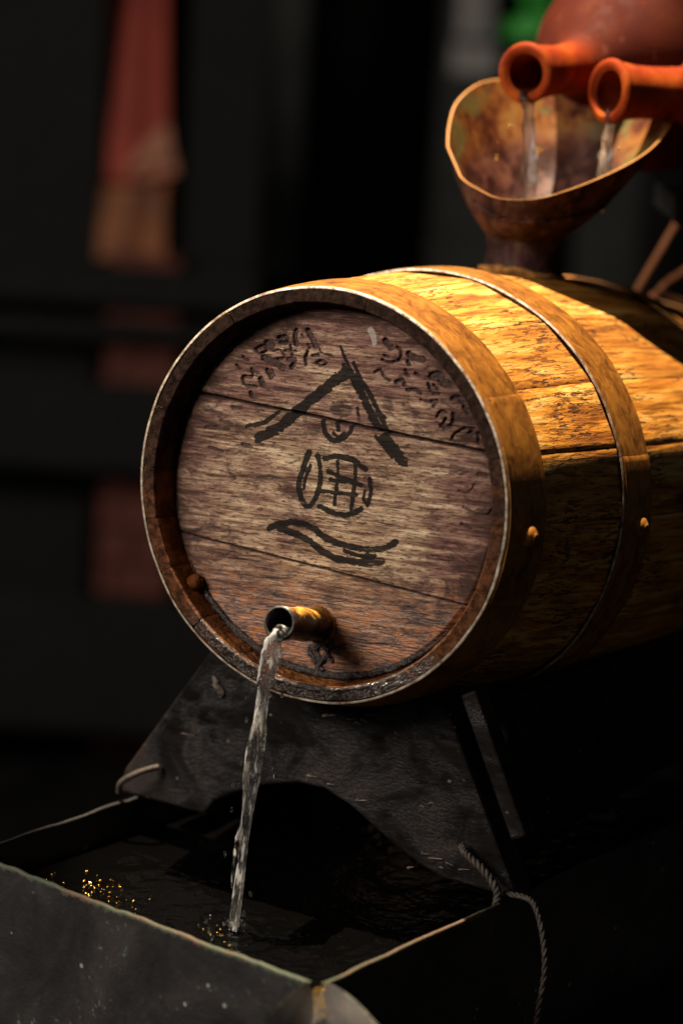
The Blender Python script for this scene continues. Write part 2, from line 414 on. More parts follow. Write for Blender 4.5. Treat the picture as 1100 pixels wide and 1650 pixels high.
def mat_water(name, foam=0.35, scale=(160, 160, 26), bumpd=0.004, tint=(0.97, 0.98, 0.98)):
    s = NT(name)
    n = s.noise(s.vec(scale), 1, 4, 0.6, 0.7)
    f = s.noise(s.vec(tuple(k * 2.6 for k in scale), (0, 0, 0), (3, 3, 3)), 1, 3, 0.6)
    nn = s.bump(n, 0.9, bumpd); nn = s.bump(f, 0.6, bumpd * 0.4, nn)
    s.out(tint, 0.05, nn, IOR=1.333, **{'Transmission Weight': 1.0})
    df = s.n.new('ShaderNodeBsdfDiffuse'); df.inputs['Color'].default_value = (0.80, 0.79, 0.77, 1)
    tl = s.n.new('ShaderNodeBsdfTranslucent'); tl.inputs['Color'].default_value = (0.80, 0.79, 0.77, 1)
    m1 = s.n.new('ShaderNodeMixShader'); s.t.links.new(df.outputs[0], m1.inputs[1]); s.t.links.new(tl.outputs[0], m1.inputs[2])
    m2 = s.n.new('ShaderNodeMixShader')
    s.put(m2.inputs[0], s.math('MULTIPLY', s.smooth(n, 0.51, 0.60), foam))
    s.t.links.new(s.bsdf.outputs[0], m2.inputs[1]); s.t.links.new(m1.outputs[0], m2.inputs[2])
    s.t.links.new(m2.outputs[0], s.n['Material Output'].inputs['Surface'])
    return s.m
def mat_pool():
    s = NT('dark_rippled_water')
    n = s.noise(s.vec((30, 30, 30)), 1, 3, 0.5, 1.0)
    f = s.noise(s.vec((110, 110, 110)), 1, 3, 0.5, 0.5)
    nn = s.bump(n, 0.5, 0.006); nn = s.bump(f, 0.35, 0.0015, nn)
    return s.out((0.0010, 0.0010, 0.0010), 0.05, nn, spec=0.4)

M_HEAD, M_STAVE, M_HOOP, M_EDGE = mat_head(), mat_stave(), mat_hoop(), mat_hoop_edge()
M_CRADLE, M_TROUGH, M_FUNNEL, M_CLAY = mat_cradle(), mat_trough(), mat_funnel(), mat_clay()
M_WATER = mat_water('clear_falling_water', 0.75, (230, 230, 42), 0.005)
M_POUR = mat_water('clear_pouring_water', 0.03, (260, 260, 60), 0.003)
M_POOL = mat_pool()
M_WAX = mat_simple('wet_black_pitch', (0.010, 0.008, 0.007), (0.040, 0.024, 0.018), 240, 0.16, 0.9, 0.003, 0.6)
def mat_pipe():
    s = NT('lit_top_mossy_pipe')
    n = s.noise(s.vec((140, 140, 140)), 1, 5, 0.65)
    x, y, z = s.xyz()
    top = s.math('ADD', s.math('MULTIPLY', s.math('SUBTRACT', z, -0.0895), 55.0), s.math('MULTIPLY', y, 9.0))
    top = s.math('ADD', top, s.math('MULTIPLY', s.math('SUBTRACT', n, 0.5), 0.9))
    moss_lit = s.ramp(n, [(0.35, (0.10, 0.045, 0.006)), (0.5, (0.40, 0.17, 0.012)), (0.7, (0.55, 0.27, 0.02))])
    c = s.mix(s.smooth(top, 0.05, 0.42), (0.008, 0.007, 0.006), moss_lit)  # moss tint also paints the lit top; black underside is painted shade
    return s.out(c, s.math('ADD', 0.25, s.math('MULTIPLY', s.smooth(top, 0.05, 0.42), 0.4)), s.bump(n, 0.7, 0.002))
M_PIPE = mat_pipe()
M_PIPE_IN = mat_simple('dark_pipe_edge', (0.02, 0.018, 0.016), (0.06, 0.05, 0.045), 120, 0.3, 0.3, 0.001, 0.6)
M_ROOT = mat_simple('orange_moss_collar', (0.10, 0.035, 0.008), (0.42, 0.16, 0.02), 150, 0.8, 0.9, 0.003, 0.2)
M_ROPE = mat_simple('wet_hemp_rope', (0.012, 0.010, 0.008), (0.062, 0.046, 0.035), 300, 0.6, 0.8, 0.001)
M_STICK = mat_simple('orange_brown_twig', (0.22, 0.075, 0.028), (0.34, 0.13, 0.05), 120, 0.6, 0.4, 0.001)
M_STONE = mat_simple('dark_floor_stone', (0.006, 0.0058, 0.0056), (0.014, 0.0135, 0.013), 9, 0.7, 0.6, 0.01, spec=0.08)
M_DARKWOOD = mat_simple('dark_timber', (0.0135, 0.0135, 0.013), (0.020, 0.0198, 0.019), 30, 0.6, 0.6, 0.003, stretch=(1, 1, 3), spec=0.08)

# ------------------------------------------------------------------ setting
FLOOR = -0.80
gv = [(-30, -6, FLOOR), (30, -6, FLOOR), (30, 40, FLOOR), (-30, 40, FLOOR)]
ground = mesh_obj('ground', gv, [(0, 1, 2, 3)], M_STONE, smooth=False)
ground['kind'] = 'structure'

# ------------------------------------------------------------------ the barrel
def add_plinth():
    c = O + 0.17 * AH; c = np.array([c[0], c[1], FLOOR / 2 - 0.001])
    V, F = box_between(c, (RH, AH, UP), (0.42, 0.62, -FLOOR / 2 - 0.001))
    p = mesh_obj('stone_plinth', V, F, M_STONE, smooth=False)
    bevel(p, 0.012)
    return tag(p, 'dark stone plinth on which the metal trough stands', 'plinth')
add_plinth()
BM = Matrix(((R[0], A[0], Z[0], O[0]), (R[1], A[1], Z[1], O[1]), (R[2], A[2], Z[2], O[2]), (0, 0, 0, 1)))
barrel = thing('barrel', 'small oak barrel lying on a black cradle, water running from its painted head', 'barrel', BM)
LEN = 0.60
def r_hoop(s): return 0.174 - 0.2667 * (s - 0.30) ** 2          # outside of the hoops
def oval(th): return 1 + 0.0122 * math.cos(2 * th) - 0.0172 * math.sin(2 * th)
def bpt(s, r, th):
    k = r * oval(th)
    return np.array([k * math.cos(th), s, k * math.sin(th)])
HOOP_T = 0.0019
HD = 0.0185                                                       # depth of the head below the rim

joints = [-21, -2, 16, 34, 55, 78, 102, 124, 142, 160, 178, 193, 209, 228, 246, 264, 283, 302, 321, 339]
for i in range(len(joints)):
    a0 = joints[i]
    if i == len(joints) - 1: break
    a1 = joints[i + 1]
    a0r, a1r = rad(a0 + 0.10), rad(a1 - 0.10)
    ss = np.concatenate([[0, 0.0008, 0.004, 0.012, 0.0185, 0.026], np.linspace(0.05, LEN - 0.05, 26), [LEN - 0.03, LEN - 0.0185, LEN - 0.002, LEN]])
    na = 9; V = []; rim = []
    off = random.uniform(-0.0006, 0.0003); fo = random.uniform(-0.0004, 0.0006)
    us = [0, 0.03, 0.12, 0.3, 0.5, 0.7, 0.88, 0.97, 1]
    for s in ss:
        s2 = s + (fo if s < 0.003 else 0)
        end = min(s, LEN - s)
        rin_end = 0.1382 - 0.0040 * min(end, HD) / HD
        ro_ = r_hoop(s) - HOOP_T
        rin = rin_end if end <= HD + 1e-6 else (ro_ - 0.017)
        ch = 0.0006 if end < 0.0005 else 0.0
        for u in us:
            th = a0r + (a1r - a0r) * u
            e = min(u, 1 - u)
            drop = 0.0011 * max(0, 1 - e / 0.06) ** 2
            wob = 0.0004 * (vnoise(u * 3 + i * 9, s * 30, 5) - 0.5)
            half = (a1r - a0r) / 2; fl = 0.8 * min(1, max(0, end - 0.01) / 0.05)
            k_ = 1 + fl * (math.cos(half) / math.cos(th - a0r - half) - 1)
            V.append(bpt(s2, (ro_ + off * min(1, end / 0.05)) * k_ - drop - ch + wob, th)); rim.append(1.0 if s < 0.0006 else 0.0)
        for u in us[::-1]:
            th = a0r + (a1r - a0r) * u
            e = min(u, 1 - u)
            V.append(bpt(s2, rin + ch + 0.0006 * max(0, 1 - e / 0.05), th)); rim.append(1.0)
    nv = 2 * na; n = len(ss)
    F = grid_faces(n, nv, wrap_v=True)
    for k in range(na - 1):                                     # end caps as strips between outside and inside
        F.append((k, k + 1, nv - 2 - k, nv - 1 - k))
        b = (n - 1) * nv
        F.append((b + k + 1, b + k, b + nv - 1 - k, b + nv - 2 - k))
    o = mesh_obj('stave', V, F, M_STAVE, barrel, attrs={'rim': rim})
    sharp(o, 40)

def hoop(s0, s1, dent, lap_from, lap_to, rivet_th, seed, worn=True):
    n = 220; V = []; mats = []
    prof = []
    e = 0.0006
    for s, d in ((s0, -HOOP_T + 0.0002), (s0, -e), (s0 + e * 0.6, 0), (s0 + 0.004, 0.0002), ((s0 + s1) / 2, 0.0004), (s1 - 0.004, 0.0002), (s1 - e * 0.6, 0), (s1, -e), (s1, -HOOP_T + 0.0002)):
        prof.append((s, d))
    for i in range(n):
        th = 2 * math.pi * i / n
        for k, (s, d) in enumerate(prof):
            w = dent * (fbm(math.cos(th) * 2.5 + 9, math.sin(th) * 2.5 + s * 4, seed) - 0.5)
            ws = (0.0012 * (fbm(math.cos(th) * 4 + 5, math.sin(th) * 4 + 3, seed + 3) - 0.5)) if k < 3 else 0
            V.append(bpt(s + ws, r_hoop(s) + d + w, th))
    m = len(prof)
    F = grid_faces(n, m, wrap_u=True, flip=True)
    o = mesh_obj('hoop', V, F, [M_HOOP, M_EDGE], barrel)
    for i, p in enumerate(o.data.polygons):
        if worn and i % (m - 1) < 2: p.material_index = 1
    sharp(o, 50)
    # overlapping tongue of the hoop and its rivet
    k = 40; V = []; pr = [(s0 + 0.0015, -0.0005), (s0 + 0.0018, 0.0013), (s0 + 0.005, 0.0015), (s1 - 0.005, 0.0015), (s1 - 0.0018, 0.0013), (s1 - 0.0015, -0.0005)]
    for i in range(k):
        th = lap_from + (lap_to - lap_from) * i / (k - 1)
        for s, d in pr:
            tp = 1.0 if 0 < i < k - 1 else 0.0
            V.append(bpt(s, r_hoop(s) + (d if tp else -0.0005), th))
    lap = mesh_obj('hoop_lap', V, grid_faces(k, len(pr)), M_HOOP, o)
    sharp(lap, 40)
    sm = (s0 + s1) / 2
    c = bpt(sm, r_hoop(sm) + 0.0012, rivet_th)
    nrm = np.array([math.cos(rivet_th), 0, math.sin(rivet_th)]); t1 = np.array([0, 1.0, 0]); t2 = np.cross(nrm, t1)
    V = []; rows = [(0.0082, -0.002), (0.0080, 0.0014), (0.0070, 0.0040), (0.0050, 0.0060), (0.0025, 0.0069)]
    for rr, hh in rows:
        for j in range(16):
            a = 2 * math.pi * j / 16
            V.append(c + nrm * hh + rr * (math.cos(a) * t1 + math.sin(a) * t2))
    V.append(c + nrm * 0.0071)
    F = grid_faces(len(rows), 16, wrap_v=True) + [(64 + j, 64 + (j + 1) % 16, 80) for j in range(16)]
    mesh_obj('rivet', V, F, M_HOOP, o)
    return o
hoop(-0.0004, 0.046, 0.0022, rad(-24), rad(33), rad(-4.5), 1)
hoop(0.1533, 0.1967, 0.0022, rad(-26), rad(14), rad(-4), 2)
hoop(LEN - 0.1967, LEN - 0.1533, 0.0022, rad(200), rad(240), rad(215), 3, False)
hoop(LEN - 0.046, LEN + 0.0004, 0.0022, rad(200), rad(240), rad(215), 4, False)

# -- head: three boards, ink strokes and carved letters traced on the plane of the head
def on_head(px, py):
    p = on_plane(px, py, O + HD * A, A) - O
    return np.array([p @ R, p @ Z])
step = 0.00062
HR = 0.1362
gx = np.arange(-HR, HR + step, step); GX, GZ = np.meshgrid(gx, gx, indexing='ij')
wx = GX + 0.0010 * (fbm(GX * 500, GZ * 900, 3) - 0.5); wz = GZ + 0.0011 * (fbm(GX * 600, GZ * 600, 8) - 0.5)
def stroke_field(strokes, conv, ragged=0.25, brush=False):
    f = np.zeros_like(GX)
    for si, st in enumerate(strokes):
        hw = st[0]; amp = 1.0
        if isinstance(hw, tuple): hw, amp = hw
        pts = [on_head(*conv(*p)) for p in st[1]]
        if len(pts) == 1: pts = pts * 2
        if len(pts) > 2: pts = smooth_path(pts, 6 * len(pts))
        w = hw * conv.k
        d = np.full_like(GX, 9.0); off = np.zeros_like(GX); al = np.zeros_like(GX); run = 0.0
        for a, b in zip(pts[:-1], pts[1:]):
            ab = b - a; L = ab @ ab + 1e-12; ln = math.sqrt(L)
            t = np.clip(((wx - a[0]) * ab[0] + (wz - a[1]) * ab[1]) / L, 0, 1)
            dn = np.hypot(wx - a[0] - t * ab[0], wz - a[1] - t * ab[1])
            if brush:
                m = dn < d
                off[m] = (((wx - a[0]) * ab[1] - (wz - a[1]) * ab[0]) / ln)[m]; al[m] = (run + t * ln)[m]
            d = np.minimum(d, dn); run += ln
        ww = w * (1 - ragged + 2 * ragged * fbm(GX * 260, GZ * 420, 21))
        g = amp * np.clip((ww - d) / 0.0008 + 0.5, 0, 1)
        if brush:                                               # bristle streaks along the stroke, drier towards its end
            bs = fbm(off / 0.0011 + si * 7.3, al / 0.030 + si * 3.1, 90 + si, 2)
            dry = 0.12 + 0.55 * (al / max(run, 1e-6)) ** 2 + 0.25 * float(vnoise(si * 1.7, 0.5, 5))
            g = g * np.clip(1.25 - 1.6 * np.clip(bs - 0.62 + dry * 0.42, 0, 1), 0.12, 1)
        f = np.maximum(f, g)
    return f
class Conv:
    def __init__(s, x0, y0, k): s.x0, s.y0, s.z = x0, y0, k; s.k = 0.000430 / k
    def __call__(s, x, y): return s.x0 + x / s.z, s.y0 + y / s.z
ink_strokes = [
    (33, [(660, 222), (570, 280), (480, 355), (400, 425), (330, 480), (230, 560), (135, 605)]),
    (14, [(250, 455), (170, 512), (65, 538)]), (9, [(622, 68), (650, 140), (690, 215)]), (11, [(700, 165), (735, 240)]), (14, [(640, 178), (660, 205)]),
    (26, [(690, 240), (735, 320), (775, 410), (815, 490), (850, 545)]), (16, [(720, 230), (790, 340), (845, 450), (900, 570)]), (16, [(845, 470), (880, 490)]),
    (36, [(880, 610), (930, 670), (985, 745)]), (12, [(825, 600), (880, 665), (920, 720)]),
    (15, [(515, 512), (520, 560), (550, 605), (590, 622), (640, 605), (675, 570), (685, 542)]), (14, [(598, 520), (605, 560)]), (9, [(575, 575), (600, 600)]), (9, [(640, 580), (610, 600)]),
    ((44, 0.30), [(590, 430), (650, 440)]), ((14, 0.4), [(720, 430), (730, 510)]),
    (19, [(432, 690), (398, 790), (372, 880), (385, 960), (415, 1008)]), (11, [(440, 770), (412, 850), (402, 905)]), (17, [(485, 715), (497, 790), (500, 860), (475, 950), (440, 1003), (410, 1012)]),
    (16, [(525, 727), (600, 716), (690, 738), (768, 792)]), (12, [(600, 750), (600, 850), (580, 1000)]), (13, [(706, 770), (704, 850), (680, 1040)]),
    (14, [(545, 805), (640, 848), (740, 885)]), (14, [(560, 855), (645, 866)]), (11, [(495, 920), (600, 932), (710, 945)]), (16, [(492, 1010), (580, 1050), (660, 1062), (740, 1028)]),
    (13, [(790, 850), (796, 930), (775, 1003)]), (9, [(760, 920), (755, 970), (775, 1000)]),
    (19, [(198, 1140), (280, 1112), (370, 1110), (450, 1140), (530, 1198), (640, 1240), (760, 1262), (870, 1262), (945, 1222)]),
    (22, [(255, 1138), (340, 1170), (420, 1205), (500, 1270), (600, 1320), (740, 1342), (862, 1335)]), (12, [(640, 1272), (720, 1300), (820, 1303)])]
ink = stroke_field(ink_strokes, Conv(380, 540, 1100 / 300), 0.38, True)
cl = Conv(370, 500, 5.5); cl.k *= 1.3
left_cuts = [(30, [(335, 300), (375, 315)]), (9, [(230, 345), (290, 312), (330, 352), (270, 382), (235, 350)]), (27, [(305, 420), (385, 450), (475, 512)]), (9, [(390, 360), (450, 350), (490, 420), (420, 430)]),
    (15, [(435, 245), (500, 232), (512, 280), (455, 285)]), (22, [(592, 185), (582, 240), (592, 300)]), (11, [(490, 358), (590, 362)]), (18, [(520, 432), (582, 442), (552, 508)]), (12, [(540, 310), (560, 400)]),
    (21, [(698, 182), (730, 240), (762, 318)]), (12, [(698, 305), (712, 328)]), (6, [(762, 250), (800, 340), (822, 380), (920, 410)]), (13, [(695, 365), (672, 430), (682, 482)]), (11, [(735, 400), (792, 402)]),
    (9, [(768, 462), (815, 445), (862, 465), (815, 492), (768, 462)]), (13, [(200, 520), (202, 588), (122, 590), (142, 660), (240, 680)]), (23, [(280, 612), (300, 660)]), (20, [(340, 532), (370, 588)]),
    (6, [(378, 520), (402, 582)]), (11, [(120, 412), (162, 440)]), (17, [(190, 730), (202, 762)]), (8, [(60, 480), (95, 520)]), (7, [(640, 215), (660, 240)])]
cr = Conv(590, 520, 5.0); cr.k *= 1.3
right_cuts = [(22, [(152, 150), (202, 200)]), (11, [(250, 195), (285, 232), (265, 300), (190, 320), (130, 300)]), (9, [(150, 262), (182, 276)]), (21, [(345, 250), (392, 282), (460, 300)]), (13, [(338, 312), (350, 340)]),
    (9, [(70, 400), (120, 380), (142, 430), (192, 468)]), (13, [(320, 382), (340, 430)]), (11, [(400, 408), (430, 432)]), (15, [(240, 482), (290, 462), (310, 502)]), (11, [(330, 540), (400, 540), (440, 570)]),
    (27, [(532, 432), (580, 422), (622, 480), (668, 500)]), (11, [(500, 490), (532, 560), (590, 572)]), (9, [(545, 500), (580, 540)]), (13, [(520, 640), (570, 632), (542, 672)]), (9, [(440, 620), (500, 640)]),
    (15, [(690, 612), (740, 602), (780, 640)]), (19, [(790, 680), (820, 720)]), (8, [(570, 760), (600, 712), (650, 722)]), (15, [(702, 740), (700, 800), (650, 850), (602, 830)]), (9, [(640, 770), (620, 810)]),
    (9, [(685, 942), (720, 890), (800, 850), (870, 850)]), (9, [(822, 890), (850, 870)]), (12, [(900, 890), (905, 975)])]
cq = Conv(720, 580, 5.15)
more_cuts = [(11, [(130, 1222), (230, 1270), (330, 1290), (370, 1232)]), (12, [(120, 1362), (200, 1400)]), (18, [(255, 950), (330, 960)]), (8, [(90, 1090), (170, 1100), (230, 1030)])]
c2 = Conv(200, 430, 2.2)
more_left = [(9, [(385, 500), (415, 500)]), (7, [(340, 545), (380, 560)]), (8, [(290, 570), (370, 575)]), (6, [(300, 640), (350, 655)]), (7, [(420, 630), (450, 640)]), (7, [(375, 735), (392, 750)])]
carve = np.maximum.reduce([stroke_field(left_cuts, cl), stroke_field(right_cuts, cr), 0.8 * stroke_field(more_cuts, cq), 0.7 * stroke_field(more_left, c2)])
chip = stroke_field([(6, [(598, 533), (603, 545), (604, 552)])], Conv(0, 0, 1.0))
def line_through(p, q): b = (q[1] - p[1]) / (q[0] - p[0]); return p[1] - b * p[0], b
J1 = line_through(on_head(320, 632), on_head(790, 730)); J2 = line_through(on_head(302, 860), on_head(740, 973))
l1 = GZ - (J1[0] + J1[1] * GX) + 0.0008 * (fbm(GX * 60, GX * 0, 31) - 0.5)
l2 = GZ - (J2[0] + J2[1] * GX) + 0.0008 * (fbm(GX * 60, GX * 0 + 5, 33) - 0.5)
rad_ = np.hypot(GX, GZ)
H = np.zeros_like(GX)                                            # height towards the viewer
H += 0.0009 * (fbm(GX * 22, GZ * 130, 40) - 0.5) + 0.0006 * (fbm(GX * 90, GZ * 700, 41) - 0.5) + 0.0004 * (fbm(GX * 700, GZ * 900, 43) - 0.5)
inner = carve * (0.6 + 0.8 * fbm(GX * 420, GZ * 420, 44))
H -= 0.0021 * inner
ridge = np.clip(4 * carve * (1 - carve), 0, 1)
H += 0.0005 * ridge
for l, wid, dep in ((l1, 0.0017, 0.0065), (l2, 0.0011, 0.0045)):
    H -= dep * np.clip(1 - np.abs(l) / wid, 0, 1) ** 1.2
    carve = np.maximum(carve, np.clip(1.25 - np.abs(l) / wid, 0, 1))
H[l1 > 0] += 0.0009
H -= 0.0025 * np.clip((rad_ - 0.1305) / 0.004, 0, 1)
N = len(gx)
board_id = np.where(l1 > 0, 0, np.where(l2 > 0, 1, 2))
cxm = lambda a: (a[:-1, :-1] + a[1:, 1:]) / 2
qr = cxm(rad_)
for b in range(3):
    sel = (board_id[:-1, :-1] == b) & (qr < HR)
    ii, jj = np.nonzero(sel)
    quads = np.stack([ii * N + jj, (ii + 1) * N + jj, (ii + 1) * N + jj + 1, ii * N + jj + 1], 1)
    used, inv = np.unique(quads, return_inverse=True)
    inv = inv.reshape(quads.shape)
    X_, Z_, H_ = GX.ravel()[used], GZ.ravel()[used], H.ravel()[used]
    o = mesh_obj('head_board', np.stack([X_, HD - H_, Z_], 1), inv, M_HEAD, barrel,
                 attrs={'ink': ink.ravel()[used], 'carve': carve.ravel()[used], 'chip': chip.ravel()[used]})
o['label'] = 'lowest head board, wet and rust stained round the spout'

# -- rim seal of wet pitch along the foot of the head
def arc_bead(name, r, s, a0, a1, rr, seed, mat, bump=0.5):
    n = 260; path = [bpt(s, r, a0 + (a1 - a0) * i / (n - 1)) / np.array([1, 1, 1]) for i in range(n)]
    env = [max(0.12, min(1, 6 * min(i, n - 1 - i) / n)) for i in range(n)]
    rf = lambda i, a: env[i] * (1 - bump + 2 * bump * float(fbm(i * 0.42 + math.cos(a) * 1.4, math.sin(a) * 1.4 + seed, seed)))
    V, F = tube(path, rr, 10, True, rf)
    return mesh_obj(name, V, F, mat, barrel)
arc_bead('pitch_seal', 0.1318, HD - 0.001, rad(208), rad(322), 0.0026, 3, M_WAX, 0.65)
arc_bead('pitch_seal', 0.1396, 0.0006, rad(226), rad(304), 0.0017, 9, M_WAX, 0.8)

# -- spout pipe through the lowest board
SPX, SPZ = on_head(514, 1007)
SP0, SP1 = HD + 0.004, -0.040
tp_ = on_plane(450, 1004, O + SP1 * A, A) - O
SP_TIP = np.array([tp_ @ R, SP1, tp_ @ Z]); SP_BASE = np.array([SPX, HD, SPZ])
sd = SP_TIP - SP_BASE; SPL = np.linalg.norm(sd); sd /= SPL
s1_ = np.cross(sd, np.array([0, 0, 1.0])); s1_ /= np.linalg.norm(s1_); s2_ = np.cross(s1_, sd)
V = []; npz = 30; ns = 26
rows = [(-0.006 + (SPL + 0.006) * k / (npz - 1), 0.0120 + 0.0005 * math.sin(k * 0.5)) for k in range(npz)]
rows += [(SPL + 0.0006, 0.0114), (SPL + 0.0003, 0.0106), (SPL - 0.004, 0.0102), (SPL - 0.03, 0.0098), (0.0, 0.0098)]
for k, (u, r) in enumerate(rows):
    for j in range(ns):
        a = 2 * math.pi * j / ns
        w = 1 + (0.16 * (float(fbm(math.cos(a) * 3 + u * 90 + 4, math.sin(a) * 3 + u * 120, 12)) - 0.5) if k < npz - 1 else 0)
        if k < 9: w += 0.10 * (1 - k / 9) ** 2
        V.append(SP_BASE + sd * u + r * w * (math.cos(a) * s1_ + math.sin(a) * s2_))
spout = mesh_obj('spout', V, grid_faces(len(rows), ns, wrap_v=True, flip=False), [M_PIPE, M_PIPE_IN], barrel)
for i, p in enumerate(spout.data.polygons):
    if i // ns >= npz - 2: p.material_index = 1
n = 60; path = [(SPX + 0.0122 * math.cos(t) , HD - 0.0004, SPZ + 0.0122 * math.sin(t)) for t in np.linspace(0, 2 * math.pi, n)]
V, F = tube(path, 0.0026, 10, False, lambda i, a: 0.05 + 1.3 * float(fbm(math.cos(i / n * 6.283) * 6 + math.cos(a) * 2 + 9, math.sin(i / n * 6.283) * 6 + math.sin(a) * 2, 77)))
mesh_obj('moss_collar', V, F, M_ROOT, spout)
# wet runs under the spout
M_RUN = mat_simple('wet_dark_run', (0.012, 0.008, 0.006), (0.05, 0.022, 0.012), 260, 0.07, 0.9, 0.004, 0.8)
for k, (dx, ln, rr) in enumerate(((-0.004, 0.020, 0.0022), (0.001, 0.027, 0.0030), (0.0062, 0.024, 0.0026), (0.0105, 0.017, 0.0020))):
    P = [np.array([SPX + dx + 0.0022 * math.sin(i * 0.5 + k * 2), HD - 0.0005, SPZ - 0.0085 - ln * i / 17]) for i in range(18)]
    V, F = tube(P, rr, 9, True, lambda i, a: 0.3 + 1.1 * float(fbm(i * 0.55 + k * 7, math.sin(a) * 0.8 + 3, 55 + k)))
    mesh_obj('wet_run', V, F, M_RUN, spout)
# wooden peg in the rim
pk = bpt(0.013, 0.1335, rad(216)); nn = np.array([math.cos(rad(216)), 0, math.sin(rad(216))])
V, F = tube([pk + nn * 0.002, pk - nn * 0.003, pk - nn * 0.0055, pk - nn * 0.0062], [0.0062, 0.006, 0.0048, 0.002], 12)
mesh_obj('peg', V, F, M_STAVE, barrel, attrs={'rim': [1.0] * len(V)})

# ------------------------------------------------------------------ cradle under the barrel
ZR = -0.272                                                     # height of the trough rim relative to the barrel's front
C0 = O + 0.030 * AH
def cr_pt(px, py):
    p = on_plane(px, py, C0, AH) - O
    return (float(p @ RH), float(p[2]))
def cradle_arc(n, a0, a1, off, extra=0.0015):
    cz = float((A / np.linalg.norm(A))[2] * off)
    out = []
    for k in range(n):
        th = a0 + (a1 - a0) * k / (n - 1)
        r = (r_hoop(off) + extra) * oval(th - rad(3))
        out.append((r * math.cos(th), cz + r * math.sin(th)))
    return out
arch = [cr_pt(*p) for p in [(690, 1404), (640, 1368), (600, 1331), (560, 1296), (520, 1271), (480, 1262), (430, 1265), (380, 1277), (345, 1290)]]
arc = cradle_arc(22, rad(218), rad(308), 0.034)
left_top = cr_pt(338, 1048)
right_top = cr_pt(712, 1122)
arc = [p for p in arc if left_top[0] + 0.004 < p[0] < right_top[0] - 0.004]
poly = [left_top] + arc + [right_top] + [cr_pt(830, 1440), (cr_pt(830, 1450)[0], ZR), (cr_pt(715, 1412)[0], ZR)] + arch + [(cr_pt(330, 1290)[0], ZR), (cr_pt(190, 1271)[0], ZR), cr_pt(200, 1240)]
def clean(po):
    q = [po[0]]
    for p in po[1:]:
        if math.hypot(p[0] - q[-1][0], p[1] - q[-1][1]) > 0.0015: q.append(p)
    return q
poly = clean(poly)
cradle = thing('barrel_cradle', 'black wet wooden cradle with arched front board standing across the trough', 'cradle', Matrix.Translation(Vector(C0 * np.array([1, 1, 0]))))
cr_off = C0 * np.array([1, 1, 0])
V, F = prism(poly, O, RH, UP, AH, 0.026)
V = [v + 0.030 * AH - cr_off for v in V]
import bmesh
def ngon_obj(name, V, F, mat, parent, bw=0.0025):
    o = mesh_obj(name, V, F, mat, parent, smooth=False)
    bm = bmesh.new(); bm.from_mesh(o.data)
    bmesh.ops.recalc_face_normals(bm, faces=bm.faces[:])
    bm.to_mesh(o.data); bm.free()
    if bw: bevel(o, bw)
    return o
ngon_obj('front_board', V, F, M_CRADLE, cradle)
rear_arc = cradle_arc(22, rad(218), rad(308), 0.43)
rp = clean([(rear_arc[0][0] - 0.006, rear_arc[0][1] + 0.004)] + rear_arc + [(rear_arc[-1][0] + 0.004, rear_arc[-1][1] + 0.003), (0.17, ZR), (0.08, ZR), (0.05, ZR + 0.02), (-0.05, ZR + 0.03), (-0.10, ZR), (-0.19, ZR)])
V, F = prism(rp, O + 0.42 * AH, RH, UP, AH, 0.026)
ngon_obj('rear_board', [v - cr_off for v in V], F, M_CRADLE, cradle)
# rail joining the two boards, and a slanting batten nailed to it
b0 = on_plane(762, 1112, O + 0.020 * AH, AH); b1 = on_plane(844, 1346, O + 0.020 * AH, AH)
d = (b1 - b0); L = np.linalg.norm(d); d /= L; sx = np.cross(AH, d)
V, F = box_between((b0 + b1) / 2 - cr_off, (d, sx, AH), (L / 2, 0.0065, 0.009))
ngon_obj('batten', V, F, M_CRADLE, cradle, 0.002)
p0 = O + 0.150 * RH; lean = 0.045
rail_poly = [(0.06, -0.268), (0.43, -0.268), (0.43, -0.155), (0.06, -0.135)]
low_poly = [(0.06, -0.268), (0.43, -0.268), (0.43, -0.22), (0.06, -0.22)]
V, F = prism(rail_poly, O + 0.118 * RH, AH, UP, RH, 0.018)
ngon_obj('side_rail', [v - cr_off for v in V], F, M_CRADLE, cradle)
V, F = prism(low_poly, O - 0.150 * RH, AH, UP, RH, 0.018)
ngon_obj('side_rail', [v - cr_off for v in V], F, M_CRADLE, cradle)

# dried wax and lime crumbs stuck to the front board
M_CRUMB = mat_simple('dried_wax', (0.05, 0.036, 0.028), (0.20, 0.16, 0.13), 260, 0.5, 0.8, 0.001, 0.3)
rc = random.Random(11)
crumbs = [([(345, 1088), (350, 1102), (358, 1116), (356, 1124)], 0.0026)] + [([(x, y), (x + rc.uniform(-9, 9), y + rc.uniform(-3, 4)), (x + rc.uniform(4, 14), y + rc.uniform(-4, 5))], rc.uniform(0.0004, 0.0009))
    for x, y in ((560, 1158), (572, 1166), (588, 1160), (528, 1150), (596, 1154), (500, 1252), (528, 1262), (578, 1286), (660, 1400), (682, 1372), (700, 1384), (720, 1392), (300, 1182), (640, 1182), (676, 1298), (690, 1296), (705, 1396), (420, 1185), (744, 1402))]
for P, r in crumbs:
    P = smooth_path([on_plane(x, y, C0 - 0.0004 * AH, AH) - cr_off for x, y in P], 12)
    V, F = tube(P, [r * (0.35 + 0.9 * math.sin(math.pi * (0.1 + 0.85 * i / 11))) for i in range(12)], 8, True, lambda i, a: 0.6 + 0.7 * float(vnoise(i * 1.1, a)))
    mesh_obj('wax_crumb', V, F, M_CRUMB, cradle)

